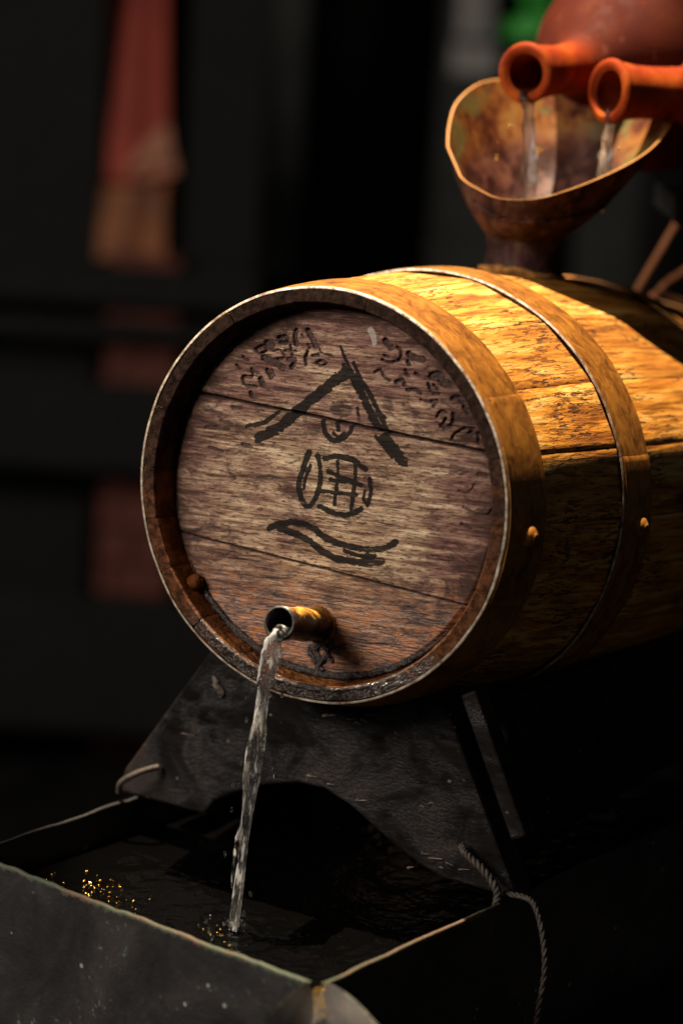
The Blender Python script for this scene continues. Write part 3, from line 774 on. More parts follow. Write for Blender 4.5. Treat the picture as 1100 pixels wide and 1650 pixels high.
# ------------------------------------------------------------------ trough
RIMZ = O[2] + ZR
pz = np.array([0, 0, RIMZ])
FL = on_plane(-51, 1372, pz, UP); FR = on_plane(510, 1590, pz, UP)
tx = (FR - FL); TW = np.linalg.norm(tx); tx /= TW; ty = np.array([-tx[1], tx[0], 0])
TD = 0.62
trough = thing('water_trough', 'grey-green metal water trough under the barrel with a ragged pale rim', 'trough', Matrix.Translation(Vector((FL[0], FL[1], 0))))
toff = np.array([FL[0], FL[1], 0])
def sheet(name, p, q, seed, th=0.0032, rim_shade_from=2.0):
    n = 90; L = np.linalg.norm(q - p); d = (q - p) / L; nn = np.array([-d[1], d[0], 0])
    zs = [0.004, 0.03, 0.06, 0.09, 0.115, 0.13, 0.139, 0.1435, 0.146, RIMZ]
    V = []; rim = []
    for i in range(n + 1):
        u = i / n
        wav = 0.0035 * (float(fbm(u * 5 + seed, 0.3, seed)) - 0.5)
        rz = 0.0030 * (float(fbm(u * 26, 4.2, seed + 5, 4)) - 0.5) + 0.004 * (float(fbm(u * 4, 2.2, seed + 7)) - 0.5)
        b = (p + d * L * u - toff) * np.array([1, 1, 0])
        def pt(z, off):
            zz = z + (rz if z > 0.12 else 0) - (0.0 if z < 0.14 else 0.0)
            return b + nn * (off + wav * (z / RIMZ)) * 1.0 + np.array([0, 0, zz]) - np.array([0, 0, 0])
        for z in zs: V.append(pt(z, 0.0)); rim.append(max(0.0, min(1.0, (z - (RIMZ - 0.0075)) / 0.0075)))
        V.append(pt(RIMZ + 0.0006, th * 0.3)); rim.append(1)
        V.append(pt(RIMZ + 0.0006, th * 0.7)); rim.append(1)
        for z in zs[::-1]: V.append(pt(z, th)); rim.append(max(0.0, min(1.0, (z - (RIMZ - 0.004)) / 0.004)))
    m = 2 * len(zs) + 2
    rim = [r if (k // m) / n < rim_shade_from else 0.25 * r for k, r in enumerate(rim)]  # rim colour dimmed past this point as painted shade
    F = grid_faces(n + 1, m, wrap_v=True)
    F += [tuple(range(m))[::-1], tuple(range(n * m, n * m + m))]
    return mesh_obj(name, V, F, M_TROUGH, trough, attrs={'rim': rim})
BL = FL + ty * TD; BR = FR + ty * TD
sheet('trough_wall', FL, FR - tx * 0.006, 3)
sheet('trough_wall', FR + ty * 0.006, BR, 11, rim_shade_from=0.29)
sheet('trough_wall', BR, BL, 17)
sheet('trough_wall', BL, FL, 23, rim_shade_from=-1)
V, F = box_between((FL + BR) / 2 * np.array([1, 1, 0]) + np.array([0, 0, 0.0025]) - toff, (tx, ty, UP), (TW / 2 - 0.003, TD / 2 - 0.003, 0.0022))
mesh_obj('trough_floor', V, F, M_TROUGH, trough, smooth=False)
# pouring lip folded out of the front corner
Hf = np.array([Yc[0], Yc[1], 0]); Hf /= np.linalg.norm(Hf)
lip_out = -Hf * 0.97 - Xr * 0.02; lip_ac = Xr
V = []; rim = []; nu, nv = 22, 31
for side in (0, 1):
    for i in range(nu):
        u = i / (nu - 1)
        for j in range(nv):
            v = j / (nv - 1) * 2 - 1
            wd = 0.006 + 0.062 * u ** 0.8 if v > 0 else 0.006 + 0.046 * u ** 0.9
            up = (abs(v) ** 1.25) * (0.010 + 0.022 * u) - 0.018 - 0.030 * u ** 1.6
            curl = -0.016 * u * max(0, abs(v) - 0.55) ** 1.3 * 2
            p = FR + lip_out * (0.085 * u - 0.004) + lip_ac * v * wd + UP * (up + curl + 0.010 * (1 - u)) - toff
            p = p - UP * (0.0022 * side)
            V.append(p); rim.append(0.5 * (1 if abs(v) > 0.93 else 0) + 0.15)
F = grid_faces(nu, nv) + [tuple(k + nu * nv for k in f[::-1]) for f in grid_faces(nu, nv)]
lip = mesh_obj('pouring_lip', V, F, M_TROUGH, trough, attrs={'rim': rim})

WZ = RIMZ - 0.028
cw = FL + tx * TW / 2 + ty * TD / 2
nW = 140; V = []
for i in range(nW):
    for j in range(nW):
        a = (i / (nW - 1) - 0.5) * (TW - 0.008); b = (j / (nW - 1) - 0.5) * (TD - 0.008)
        V.append(np.array([cw[0], cw[1], 0]) + tx * a + ty * b)
V = np.array(V)
# rings around the place where the stream lands
tip = O + SP_TIP[0] * R + (SP1 + 0.002) * A + (SP_TIP[2] - 0.002) * Z
VEL = 0.19
land = tip - AH * VEL * math.sqrt(2 * (tip[2] - WZ) / 9.81); land[2] = WZ
dd = np.hypot(V[:, 0] - land[0], V[:, 1] - land[1])
V[:, 2] = WZ + 0.0022 * np.exp(-dd / 0.022) * np.cos(dd * 420) + 0.0022 * (fbm(V[:, 0] * 55, V[:, 1] * 55, 61) - 0.5)
water = mesh_obj('water', V, grid_faces(nW, nW), M_POOL)
water['kind'] = 'structure'

# ------------------------------------------------------------------ falling streams
def stream(name, pts, wid, seed, mat, nseg=26, twist=2.4, flat=0.55, rag=0.5, freq=1.0):
    path, fr = frame_along(pts); n = len(path); V = []
    for i, (p, (T, Nn, B)) in enumerate(zip(path, fr)):
        u = i / (n - 1); w = wid(u); ph = twist * math.sin(u * 3.1 + seed) + u * 1.5
        sway = w * rag * 0.6 * (float(fbm(u * 9 * freq + seed, 1.7, seed)) - 0.5)
        for j in range(nseg):
            a = 2 * math.pi * j / nseg
            q = w * (1 - rag * 0.5 + rag * float(fbm(math.cos(a) * 1.3 + u * 11 * freq, math.sin(a) * 1.3 + u * 3 * freq + seed, seed + 2, 4)) * 1.1)
            x = q * math.cos(a); y = q * flat * math.sin(a) + 0.18 * w * math.sin(3 * a + u * 9)
            c, s_ = math.cos(ph), math.sin(ph)
            V.append(p + Nn * (x * c - y * s_ + sway) + B * (x * s_ + y * c))
    F = grid_faces(n, nseg, wrap_v=True, flip=True)
    F += [tuple(range(nseg)), tuple(range((n - 1) * nseg, n * nseg))[::-1]]
    return mesh_obj(name, V, F, mat)
T_ = math.sqrt(2 * (tip[2] - WZ) / 9.81)
sdw = sd[0] * R + sd[1] * A + sd[2] * Z
pts = [tip - sdw * 0.02 - Z * 0.0060, tip - sdw * 0.008 - Z * 0.0060] + [tip - Z * 0.006 * (1 - k / 70) - AH * VEL * (k / 70 * T_) - UP * (0.5 * 9.81 * (k / 70 * T_) ** 2) for k in range(0, 71)]
ws = lambda u: (0.0054 * (1 - u) ** 1.1 + 0.0034 + 0.0012 * math.sin(u * 21) * u) * min(1.0, 0.5 + u * 8)
st = stream('water_stream', pts, ws, 5, M_WATER, rag=0.75, flat=0.6)
tag(st, 'twisting clear water stream falling from the barrel spout into the trough', 'water stream')
# stray strands beside the main stream
for k, (u0, u1, dx) in enumerate(((0.30, 0.46, -0.006), (0.52, 0.72, 0.0065), (0.55, 0.70, -0.006), (0.78, 0.95, -0.006))):
    sub = [p + RH * dx * math.sin(math.pi * (0.15 + 0.85 * i / 20)) for i, p in enumerate(pts[int(u0 * 72):int(u1 * 72)])]
    o = stream('strand', sub, lambda u: 0.0016 * math.sin(math.pi * (0.06 + 0.88 * u)) + 0.0002, 30 + k, M_WATER, 8, rag=0.6)
    o.parent = st

rs = random.Random(4)
M_DROP = mat_water('clear_drops', 0.0)
def drop(c, r, parent):
    V = []; F = []
    ico(np.zeros(3), 1.0, V, F, 7, 10)
    V = [v * np.array([r, r, r * rs.uniform(1.0, 2.2)]) + c for v in V]
    mesh_obj('droplet', V, F, M_DROP, parent)
def ico(c, r, V, F, n=5, m=8):
    b = len(V); c = np.asarray(c)
    for i in range(n):
        ph = math.pi * (i + 0.5) / n
        for j in range(m):
            a = 2 * math.pi * j / m
            V.append(c + r * np.array([math.sin(ph) * math.cos(a), math.sin(ph) * math.sin(a), math.cos(ph)]))
    F += [tuple(b + k for k in f) for f in grid_faces(n, m, wrap_v=True)]
    F += [tuple(b + j for j in range(m)), tuple(b + (n - 1) * m + j for j in range(m))[::-1]]
for k in range(16):
    u = rs.uniform(0.35, 0.98); c = pts[int(u * 72)] + RH * rs.choice((-1, 1)) * rs.uniform(0.006, 0.010 + 0.012 * u) + AH * rs.uniform(-0.01, 0.01)
    drop(c, rs.uniform(0.0006, 0.0014), st)
for k in range(22):                                             # splash where it lands
    a = rs.uniform(0, 6.283); q = rs.uniform(0.006, 0.030)
    drop(land + RH * q * math.cos(a) + AH * q * math.sin(a) + UP * rs.uniform(0.0005, 0.016) * (1 - q / 0.035), rs.uniform(0.0005, 0.0015), st)

# ------------------------------------------------------------------ bubbles on the trough water, with painted gold glints
M_GLINT = NT('painted_gold_glints').out((0.62, 0.36, 0.07), 0.14, spec=0.6, metal=0.85)  # gold metal colour paints warm light glints onto bubbles and drops
V = []; F = []
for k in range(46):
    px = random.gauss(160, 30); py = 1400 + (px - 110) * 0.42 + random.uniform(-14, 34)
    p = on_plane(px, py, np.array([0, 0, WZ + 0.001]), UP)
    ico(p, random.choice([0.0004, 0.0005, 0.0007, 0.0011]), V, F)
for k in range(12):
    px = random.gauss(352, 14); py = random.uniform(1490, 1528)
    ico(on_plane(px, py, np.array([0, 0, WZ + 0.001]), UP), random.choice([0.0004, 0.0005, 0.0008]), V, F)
bub = mesh_obj('bubbles', V, F, M_GLINT)
bub['kind'] = 'stuff'; tag(bub, 'tiny bubbles with painted gold glints floating on the dark trough water', 'bubbles')
# drip from the pouring lip
V = []; F = []
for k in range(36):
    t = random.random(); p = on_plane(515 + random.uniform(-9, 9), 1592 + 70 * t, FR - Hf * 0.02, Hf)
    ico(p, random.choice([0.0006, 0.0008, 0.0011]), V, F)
drip = mesh_obj('drip', V, F, M_GLINT)
drip['kind'] = 'stuff'; tag(drip, 'drops with painted gold glints running off the pouring lip of the trough', 'water drops')

# ------------------------------------------------------------------ ropes
def rope(pts, r, label, seed):
    path = smooth_path(pts, 90); base, fr = frame_along(path); Vs = []; Fs = []
    for k in range(3):
        sp = []
        for i, (p, (T, Nn, B)) in enumerate(zip(base, fr)):
            a = i * 0.55 + k * 2.0944
            sp.append(p + 0.55 * r * (math.cos(a) * Nn + math.sin(a) * B))
        V, F = tube(sp, r * 0.6, 7)
        b = len(Vs); Vs += V; Fs += [tuple(b + i for i in f) for f in F]
    return tag(mesh_obj('rope', Vs, Fs, M_ROPE), label, 'rope')
pl = lambda px, py, off: on_plane(px, py, O + off * AH, AH)
rope([pl(742, 1362, 0.024), pl(752, 1378, 0.020), pl(778, 1402, 0.018), pl(800, 1435, 0.016), pl(797, 1465, 0.012), pl(784, 1490, 0.010), pl(778, 1518, 0.010)], 0.0029, 'short dark rope end hanging over the right foot of the cradle', 1)
rope([pl(810, 1440, 0.024), pl(845, 1446, 0.018), pl(862, 1462, 0.012), pl(874, 1510, 0.006), pl(877, 1565, 0.002), pl(866, 1630, 0.0), pl(858, 1680, 0.0)], 0.0020, 'long pale rope hanging down outside the trough, right of the cradle', 2)
rope([pl(192, 1277, 0.020), pl(195, 1262, 0.012), pl(212, 1250, 0.012), pl(235, 1241, 0.018), pl(255, 1236, 0.026)], 0.0022, 'small rope loop tied at the left foot of the cradle', 3)

# ------------------------------------------------------------------ funnel on top of the barrel
FS = 0.300
fb = O + FS * A + (r_hoop(FS) - 0.003) * Z
k0 = depth(fb)
fb_px = 858
rim_px = [  # px, py, depth offset from the funnel axis (m), going round from the left
    (719, 232, -0.012), (722, 198, 0.008), (734, 164, 0.026), (766, 136, 0.044), (806, 127, 0.058), (860, 130, 0.066), (915, 134, 0.066), (965, 142, 0.060),
    (1015, 154, 0.046), (1058, 163, 0.028), (1080, 178, 0.010), (1083, 192, -0.006), (1070, 216, -0.024), (1040, 246, -0.044), (995, 273, -0.060), (930, 301, -0.072),
    (866, 320, -0.078), (806, 320, -0.072), (770, 305, -0.056), (743, 288, -0.042), (724, 262, -0.026)]
rim3 = np.array([at_depth(x, y, k0 + dz) for x, y, dz in rim_px])
rim3 = np.vstack([smooth_path(np.vstack([rim3[-2:], rim3, rim3[:3]]), 27 * 8)[8 * 2:8 * 2 + 21 * 8 + 1:2]])[:-1]
nr = len(rim3)
neck_c = at_depth(858, 410, k0)
ax_bot = on_plane(868, 432, fb, Z)
hdir = np.array([Hf, Xr])
ang = []
for p in rim3:
    v = p - neck_c; ang.append(math.atan2(v @ Hf, v @ Xr))
funnel = thing('funnel', 'stained copper funnel with wavy flared rim standing in the barrel bung', 'funnel', Matrix.Translation(Vector(fb)))
def funnel_pt(i, t):
    a = ang[i]
    base = fb + 0.029 * (math.cos(a) * Xr * 1.05 + math.sin(a) * Hf) - UP * 0.008
    if t < 0.22:
        q = t / 0.22
        return base + UP * 0.034 * q - (base - fb) * 0.05 * math.sin(q * 3.14) + (base - fb) * (1 - q) ** 3 * 0.22
    w = (t - 0.22) / 0.78
    b1 = base + UP * 0.034
    p = b1 + (rim3[i] - b1) * w
    out = rim3[i] - b1; out = out - UP * out[2]
    return p + out * 0.04 * math.sin(math.pi * w) * 1.0 - UP * 0.006 * math.sin(math.pi * w)
nt = 27
tl = list(np.linspace(0, 0.993, 26)) + [1.0]
V = []; ins = []; low = []; edge = []
for side, off in ((0, 0.0), (1, 0.0016)):
    for i in range(nr):
        for k in range(nt):
            t = tl[k]; p = funnel_pt(i, t)
            rad_dir = p - (fb + UP * (p - fb)[2]); rad_dir[2] = 0; rad_dir /= (np.linalg.norm(rad_dir) + 1e-9)
            V.append(p - rad_dir * off - fb + rad_dir * 0.0015 * (float(fbm(i * 0.13, t * 5, 71)) - 0.5)); ins.append(float(side)); edge.append(1.0 if k == nt - 1 else 0.0)
            low.append(1 - t + 0.35 * (float(fbm(i * 0.12 + 3, t * 4, 73)) - 0.5))
F = grid_faces(nr, nt, wrap_u=True) + [tuple(nr * nt + k for k in f[::-1]) for f in grid_faces(nr, nt, wrap_u=True)]
for i in range(nr):
    a, b = i * nt + nt - 1, ((i + 1) % nr) * nt + nt - 1
    F.append((a, b, b + nr * nt, a + nr * nt))
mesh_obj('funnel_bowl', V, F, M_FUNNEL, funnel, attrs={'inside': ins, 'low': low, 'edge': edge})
# soldered overlap seam wrapping down the front
V = []; ns_ = 40; attrs_i = []
iF = int(np.argmin([p @ Hf for p in rim3]))
for q in range(ns_):
    u = q / (ns_ - 1); i0 = (iF + 10 - int(u * 34)) % nr
    t = 0.84 - 0.36 * u
    for w_, lift in ((-0.05, -0.0008), (-0.045, 0.0004), (0.006, 0.0004), (0.010, -0.0008)):
        p = funnel_pt(i0, t + w_)
        rd = p - fb; rd[2] = 0; rd /= np.linalg.norm(rd)
        V.append(p + rd * (lift + 0.0006) - fb)
mesh_obj('funnel_seam', V, grid_faces(ns_, 4), M_FUNNEL, funnel, attrs={'inside': [0.0] * len(V), 'low': [0.3] * len(V), 'edge': [0.0] * len(V)})
# clay luting round the neck
path = [fb + 0.031 * (math.cos(a) * Xr * 1.05 + math.sin(a) * Hf) - UP * 0.0015 - fb - A * 0 + Z * 0 for a in np.linspace(0, 2 * math.pi, 60)]
path = [p + UP * float((p @ AH) * A[2] / math.hypot(A[0], A[1])) - UP * (float(p @ RH) ** 2) / (2 * 0.17) for p in path]
V, F = tube(path, 0.0042, 10, False, lambda i, a: 0.1 + 1.3 * float(fbm(math.cos(i / 60 * 6.283) * 4 + math.cos(a) + 5, math.sin(i / 60 * 6.283) * 4 + math.sin(a), 91)))
M_LUTE = mat_simple('ragged_fibre_luting', (0.14, 0.055, 0.014), (0.46, 0.21, 0.05), 130, 0.8, 0.9, 0.002, 0.2)
mesh_obj('luting', V, F, M_LUTE, funnel)
# pool standing in the funnel
tP = 0.74; V = []
zP = float(funnel_pt(iF, 0.80)[2])
ring = []
for i in range(nr):
    ks = np.linspace(0.1, 1, 60); zz = [funnel_pt(i, t)[2] for t in ks]
    t = float(np.interp(zP, zz, ks)); ring.append(funnel_pt(i, t))
cen = np.mean(ring, axis=0)
for q in range(14):
    f = q / 13 * 0.985
    for i in range(nr):
        p = cen + (ring[i] - cen) * f; p[2] = zP + 0.0012 * (float(fbm(p[0] * 220, p[1] * 220, 67)) - 0.5) * (1 if q < 13 else 0)
        V.append(p)
M_FPOOL = mat_simple('red_brown_pool', (0.055, 0.014, 0.010), (0.14, 0.05, 0.03), 60, 0.07, 0.6, 0.004, 0.5)
fp = mesh_obj('funnel_water', V, grid_faces(14, nr, wrap_v=True), M_FPOOL)
tag(fp, 'shallow red-brown water standing inside the copper funnel', 'water')

# ------------------------------------------------------------------ terracotta jugs pouring into the funnel
def jug(mouth, axis, prof, name, label, wall=0.0062):
    axis = axis / np.linalg.norm(axis)
    e1 = np.cross(axis, UP); e1 /= np.linalg.norm(e1); e2 = np.cross(e1, axis)
    root = thing(name, label, 'jug', Matrix.Translation(Vector(mouth)), 'clay jugs over the funnel')
    us = np.linspace(0, prof[-1][0], 60)
    rs = np.array(smooth_path([(a, b, 0) for a, b in prof], 60))
    rows = [(r[0], r[1]) for r in rs]
    lip = [(0.004, rows[0][1] - wall), (0.0005, rows[0][1] - wall * 0.75), (-0.0012, rows[0][1] - wall * 0.4), (0.0, rows[0][1] - 0.0008)]
    inner = [(u, max(0.002, r - wall)) for u, r in rows[1:]][::-1]
    n = 44
    def surf(rows_):
        V = []
        for u, r in rows_:
            for j in range(n):
                a = 2 * math.pi * j / n; k = 1 + 0.012 * math.sin(2 * a + u * 20)
                V.append(axis * u + r * k * (math.cos(a) * e1 + math.sin(a) * e2))
        return V
    neck_end = 0.085
    all_rows = inner + lip + rows
    bel_shade = [min(1.0, max(0.0, (u - 0.045) / 0.07)) if r > 0.018 else 0.0 for u, r in all_rows for j in range(n)]
    mesh_obj('jug_body', surf(all_rows), grid_faces(len(all_rows), n, wrap_v=True), M_CLAY, root, attrs={'belly_shade': bel_shade})
    # rolled lip
    path = [axis * 0.0035 + (rows[0][1] - 0.0012) * (math.cos(a) * e1 + math.sin(a) * e2) for a in np.linspace(0, 2 * math.pi, 49)]
    V, F = tube(path, 0.0042, 12, False)
    mesh_obj('jug_lip', V, F, M_CLAY, root)
    return root, axis, e1, e2
m1 = at_depth(844, 118, k0 - 0.030)
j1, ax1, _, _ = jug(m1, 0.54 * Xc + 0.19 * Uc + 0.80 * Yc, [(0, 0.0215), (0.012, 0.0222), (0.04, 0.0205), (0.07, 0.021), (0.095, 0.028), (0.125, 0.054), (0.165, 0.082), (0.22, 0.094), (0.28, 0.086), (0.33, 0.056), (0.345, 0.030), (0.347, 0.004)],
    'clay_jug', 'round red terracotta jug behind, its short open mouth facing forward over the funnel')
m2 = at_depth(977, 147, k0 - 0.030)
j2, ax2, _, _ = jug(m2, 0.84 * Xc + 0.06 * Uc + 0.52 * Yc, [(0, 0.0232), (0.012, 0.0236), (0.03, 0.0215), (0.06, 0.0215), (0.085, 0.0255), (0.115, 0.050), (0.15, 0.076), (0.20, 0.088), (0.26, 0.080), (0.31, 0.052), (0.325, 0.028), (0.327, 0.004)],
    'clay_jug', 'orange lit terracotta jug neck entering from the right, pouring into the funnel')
# ledge under the jugs and its post, right of the picture
jb1 = m1 + ax1 * 0.22 - UP * 0.096; jb2 = m2 + ax2 * 0.20 - UP * 0.090
led_z = min(jb1[2], jb2[2]) - 0.012
ledge = thing('jug_ledge', 'dark timber ledge carrying the terracotta jugs at the right edge', 'shelf', Matrix.Translation(Vector((jb2[0], jb2[1], 0))))
lc = (jb1 + jb2) / 2 + Xr * 0.13 + Hf * 0.05; lo_ = np.array([jb2[0], jb2[1], 0])
V, F = box_between(np.array([lc[0], lc[1], led_z]) - lo_, (Xr, Hf, UP), (0.16, 0.10, 0.011))
ngon_obj('plank', V, F, M_DARKWOOD, ledge)
V, F = box_between(np.array([lc[0] + 0.13, lc[1], (led_z + FLOOR) / 2 - 0.006]) - lo_, (Xr, Hf, UP), (0.025, 0.025, (led_z - FLOOR) / 2 - 0.006))
ngon_obj('post', V, F, M_DARKWOOD, ledge)

def pour(start, end, w0, w1, seed, label):
    end = end - UP * 0.030
    P = [start + (end - start) * np.array([t ** 0.7, t ** 0.7, t]) for t in np.linspace(0, 1, 40)]
    o = stream('pouring_water', P, lambda u: w0 + (w1 - w0) * u, seed, M_POUR, 20, rag=0.8, flat=0.5, freq=0.8)
    hit = P[int(np.argmin([abs(p[2] - zP) for p in P]))]
    for k in range(16):                                         # splash on the pool and spray beside the stream
        a = rs.uniform(0, 6.283); q = rs.uniform(0.002, 0.010)
        drop(hit + Xr * q * math.cos(a) + Hf * q * math.sin(a) * 0.8 + UP * rs.uniform(0.0, 0.014), rs.uniform(0.0006, 0.0016), o)
    return tag(o, label, 'water stream')
l1p = m1 - UP * 0.0150 + ax1 * 0.006; l2p = m2 - UP * 0.0170 + ax2 * 0.006
e1_ = at_depth(858, 306, k0 - 0.045); e2_ = at_depth(970, 280, k0 - 0.03)
pour(l1p, e1_, 0.0065, 0.0070, 3, 'clear water pouring from the left terracotta mouth into the funnel')
pour(l2p, e2_, 0.0060, 0.0062, 8, 'clear water pouring from the right terracotta neck into the funnel')
V = []; F = []
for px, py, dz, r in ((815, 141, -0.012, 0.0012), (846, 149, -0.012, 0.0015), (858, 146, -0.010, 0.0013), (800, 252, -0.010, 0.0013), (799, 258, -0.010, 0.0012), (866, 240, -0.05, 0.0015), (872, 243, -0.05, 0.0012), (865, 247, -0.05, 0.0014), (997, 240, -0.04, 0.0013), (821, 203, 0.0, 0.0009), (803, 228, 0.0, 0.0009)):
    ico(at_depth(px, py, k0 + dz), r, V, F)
gl = mesh_obj('glint_beads', V, F, M_GLINT)
gl['kind'] = 'stuff'; tag(gl, 'tiny gold beads painted as water glints in the funnel and jug mouth', 'water drops')

# ------------------------------------------------------------------ twigs behind the barrel
kb = depth(O + 0.60 * A + 0.10 * Z) + 0.02
for pts, lab in (([(1020, 480), (1040, 445), (1072, 390), (1112, 322)], 'thick straight orange-brown twig rising steeply behind the barrel'),
                 ([(1048, 490), (1062, 470), (1080, 452), (1118, 428)], 'curved orange-brown twig bending right behind the barrel'),
                 ([(1052, 474), (1075, 480), (1116, 492)], 'low thin orange-brown twig lying behind the barrel end')):
    P = smooth_path([at_depth(x, y, kb + 0.01 * i) for i, (x, y) in enumerate(pts)], 24)
    foot = P[0] - UP * 0.05
    P = np.vstack([[foot], P])
    V, F = tube(P, [0.0036] * len(P), 8, True, lambda i, a: 1 + 0.2 * float(vnoise(i * 0.7, a)) )
    tag(mesh_obj('twig', V, F, M_STICK), lab, 'twig', 'twigs behind the barrel')

# ------------------------------------------------------------------ dim blurred background
KB = 5.0
def bg_box(name, x0, y0, x1, y1, k, dpt, mat, parent=None, label=None, cat=None, group=None):
    p = at_depth((x0 + x1) / 2, (y0 + y1) / 2, k)
    w = (x1 - x0) / 2 * k / FPX; h = (y1 - y0) / 2 * k / FPX
    V, F = box_between(np.zeros(3), (Xr, Hf, UP), (w, dpt / 2, h))
    o = ngon_obj(name, V, F, mat, parent, 0.006)
    o.location = Vector(p)
    if label: tag(o, label, cat, group)
    return o
M_WALL = mat_simple('dark_plaster', (0.015, 0.015, 0.0145), (0.021, 0.021, 0.020), 3, 0.8, 0.4, 0.01, spec=0.08)
wp = at_depth(550, 500, 6.2)
V, F = box_between(np.array([wp[0], wp[1] + 0.1, 0.70]), (Xr, Hf, UP), (6, 0.1, 1.5))
tag(ngon_obj('back_wall', V, F, M_WALL, None, 0), 'plain dark plaster wall far behind everything', 'wall')
M_BRICK = mat_simple('red_brick', (0.115, 0.034, 0.025), (0.18, 0.050, 0.034), 12, 0.8, 0.4, 0.004)
M_CLOTH = mat_simple('red_cloth', (0.36, 0.062, 0.042), (0.48, 0.088, 0.055), 6, 0.8, 0.4, 0.004)
M_CREAM = mat_simple('cream_cloth', (0.50, 0.20, 0.12), (0.60, 0.28, 0.18), 8, 0.8, 0.3, 0.003)
M_OCHRE = mat_simple('ochre_cloth', (0.22, 0.10, 0.06), (0.42, 0.15, 0.06), 8, 0.8, 0.3, 0.003)
M_GREY = mat_simple('grey_paint', (0.044, 0.046, 0.044), (0.064, 0.066, 0.062), 10, 0.7, 0.2, 0.003, spec=0.08)
M_PALE = mat_simple('pale_plaster', (0.26, 0.245, 0.235), (0.44, 0.41, 0.385), 7, 0.8, 0.3, 0.004)
M_GREEN = mat_simple('bright_green_leaf', (0.04, 0.40, 0.05), (0.10, 0.62, 0.10), 20, 0.5, 0.3, 0.003)
# brick pillar: courses of bricks, seen between dark rails
pil = thing('brick_pillar', 'blurred red brick pillar in the dark behind the barrel at left', 'pillar', Matrix.Translation(Vector(at_depth(228, 700, KB - 0.15) * np.array([1, 1, 0]) + np.array([0, 0, FLOOR]))))
pc = at_depth(226, 700, KB - 0.15)
bh = 0.068; z = 0.0; i = 0
core_h = at_depth(226, 400, KB - 0.15)[2] - FLOOR
V, F = box_between(np.array([0, 0, core_h / 2]), (Xr, Hf, UP), (0.066, 0.066, core_h / 2))
ngon_obj('core', V, F, M_BRICK, pil, 0)
bw_mesh = None
while z < core_h - bh:
    for sx_ in ((-0.037, 0.036), (0.037, 0.036)) if i % 2 == 0 else ((-0.055, 0.018), (0.018, 0.055)):
        if bw_mesh is None or True:
            V, F = box_between(np.array([0, 0, 0]), (Xr, Hf, UP), (sx_[1] - 0.003, 0.010, bh / 2 - 0.005))
            b = mesh_obj('brick', V, F, M_BRICK, pil, smooth=False)
        b.location = Vector((sx_[0], -0.070 - random.uniform(0, 0.004), z + bh / 2))
    z += bh; i += 1
# rails in front of the pillar
for y0, y1, lab in ((424, 486, 'upper'), (511, 541, 'middle'), (612, 757, 'broad'), (955, 1180, 'lowest')):
    bg_box('rail', -200, y0, 420, y1, KB - 0.36, 0.03, M_DARKWOOD, None, {'upper': 'dark timber rail just under the hanging red cloth', 'middle': 'narrow dark rail between two strips of brick', 'broad': 'broad dark board crossing the brick pillar', 'lowest': 'lowest dark board at the foot of the brick pillar'}[lab], 'rail', 'dark rails before the brick pillar')
for x0, x1, lab in ((-260, 150, 'wide dark timber post filling the left edge of the background'), (282, 405, 'dark timber post right of the red hanging cloth')):
    bg_box('timber_post', x0, -400, x1, 1750, KB - 0.12, 0.05, M_DARKWOOD, None, lab, 'post')
# hanging cloth with cream and ochre lower panels
cl_ = thing('hanging_cloth', 'blurred red cloth with cream corner and ochre hem hanging at upper left', 'cloth', Matrix.Translation(Vector(at_depth(220, 210, KB - 0.25))))
def cloth_panel(name, quad, mat, dz):
    V = []; n = 14; o0 = at_depth(220, 210, KB - 0.25)
    q = [at_depth(x, y, KB - 0.25 - dz) - o0 for x, y in quad]
    for side in (0, 1):
        for i in range(n):
            for j in range(n):
                u, v = i / (n - 1), j / (n - 1)
                p = (q[0] * (1 - u) + q[1] * u) * (1 - v) + (q[3] * (1 - u) + q[2] * u) * v
                V.append(p + Hf * (0.012 * math.sin(u * 9 + v * 2) + 0.004 * side))
    F = grid_faces(n, n) + [tuple(n * n + k for k in f[::-1]) for f in grid_faces(n, n)]
    mesh_obj(name, V, F, mat, cl_)
cloth_panel('red_panel', [(188, -60), (268, -60), (272, 300), (172, 290)], M_CLOTH, 0)
cloth_panel('cream_patch', [(268, 190), (285, 280), (225, 292), (205, 268)], M_CREAM, 0.03)
cloth_panel('ochre_hem', [(166, 300), (266, 300), (266, 416), (154, 416)], M_OCHRE, 0.01)
bg_box('grey_post', 425, -400, 502, 445, KB + 0.3, 0.10, M_GREY, None, 'dim grey painted post in the middle of the background', 'post')
bg_box('doorway_jamb', 712, -400, 832, 445, KB + 0.4, 0.10, M_GREY, None, 'grey door jamb behind the funnel, left of the green leaf', 'door jamb')
bg_box('partition_wall', 925, 200, 1030, 520, KB + 0.5, 0.05, M_GREY, None, 'dim grey panel behind the funnel and the barrel end', 'partition')
bg_box('plaster_patch', 748, -300, 806, 60, KB + 0.2, 0.05, M_PALE, None, 'pale plaster strip behind, just left of the green leaf', 'plaster strip')
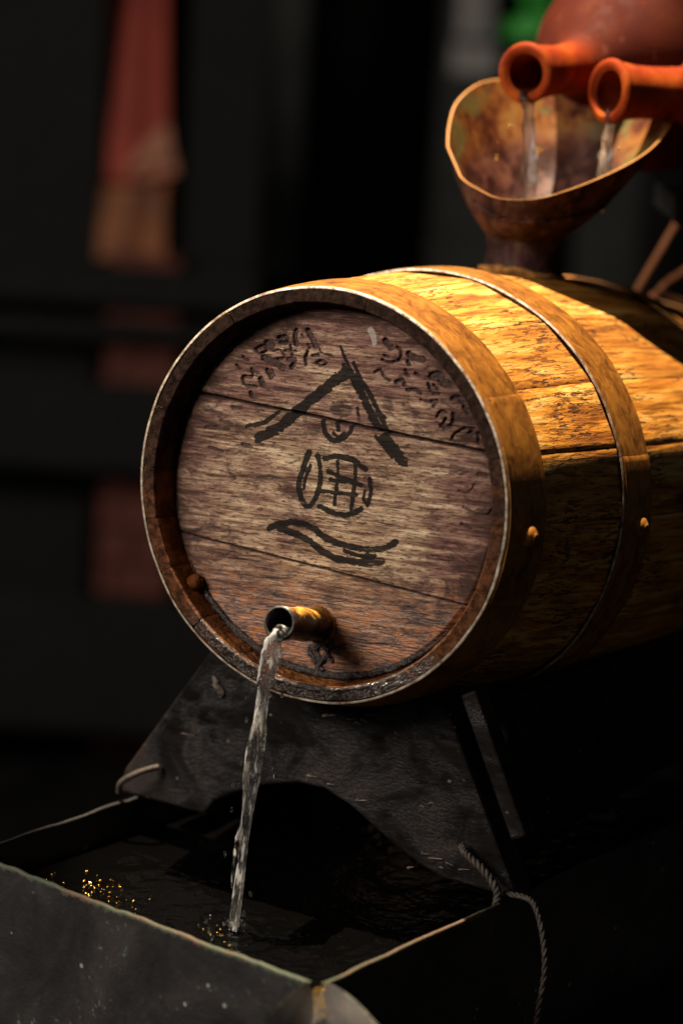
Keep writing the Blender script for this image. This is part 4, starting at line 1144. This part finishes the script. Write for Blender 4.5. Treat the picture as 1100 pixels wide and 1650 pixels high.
bg_box('plaster_patch', 726, 70, 800, 120, KB + 0.2, 0.05, M_PALE, None, 'low pale plaster block on the grey door jamb behind the funnel', 'plaster strip')
# green leafy plant
pr = thing('potted_plant', 'bright green leaves peeping out left of the round terracotta jug', 'plant', Matrix.Translation(Vector(at_depth(848, 60, KB - 0.2))))
po = at_depth(848, 60, KB - 0.2)
for k in range(16):
    c = at_depth(random.uniform(832, 905), random.uniform(-90, 62), KB - 0.2 + random.uniform(-0.06, 0.06)) - po
    d1 = Vector((random.uniform(-1, 1), random.uniform(-0.3, 0.3), random.uniform(-0.3, 1))).normalized(); d2 = d1.cross(Vector((0.2, -1, 0.1))).normalized()
    d1, d2 = np.array(d1), np.array(d2); V = []
    for i in range(7):
        u = i / 6; w = 0.022 * math.sin(math.pi * u) ** 0.7 + 0.0008
        for v in (-1, 0, 1): V.append(c + d1 * (u - 0.5) * 0.085 + d2 * v * w - Hf * 0.008 * (abs(v) + u * u))
    mesh_obj('leaf', V, grid_faces(7, 3), M_GREEN, pr)
V, F = tube([np.array([0.02, 0, 0.06]), np.array([0.02, 0.01, -0.2]), np.array([0.02, 0.02, FLOOR - po[2]])], 0.006, 8)
mesh_obj('stem', V, F, M_DARKWOOD, pr)

# ------------------------------------------------------------------ added plank canopy above and behind, out of the picture: put there to shade everything past its front edge
edge0 = O + 0.385 * A + 0.174 * Z + 1.25 * BEAM
light_blocker = thing('added_canopy', 'added dark plank canopy, unseen overhead, blocking light from the rear half of the barrel', 'light_blocker', Matrix.Translation(Vector(edge0)))
rn = np.cross(R, A)
for k in range(9):
    V, F = box_between(A * 2.6 + R * (k - 4) * 0.34, (R, A, Z), (0.1695, 2.6, 0.018))
    ngon_obj('plank', V, F, M_DARKWOOD, light_blocker, 0.003)  # planks of the added light-blocking canopy
V, F = box_between(A * 0.03 - Z * 0.038, (R, A, Z), (1.53, 0.03, 0.02))
ngon_obj('added_canopy_edge_beam', V, F, M_DARKWOOD, light_blocker, 0.003)
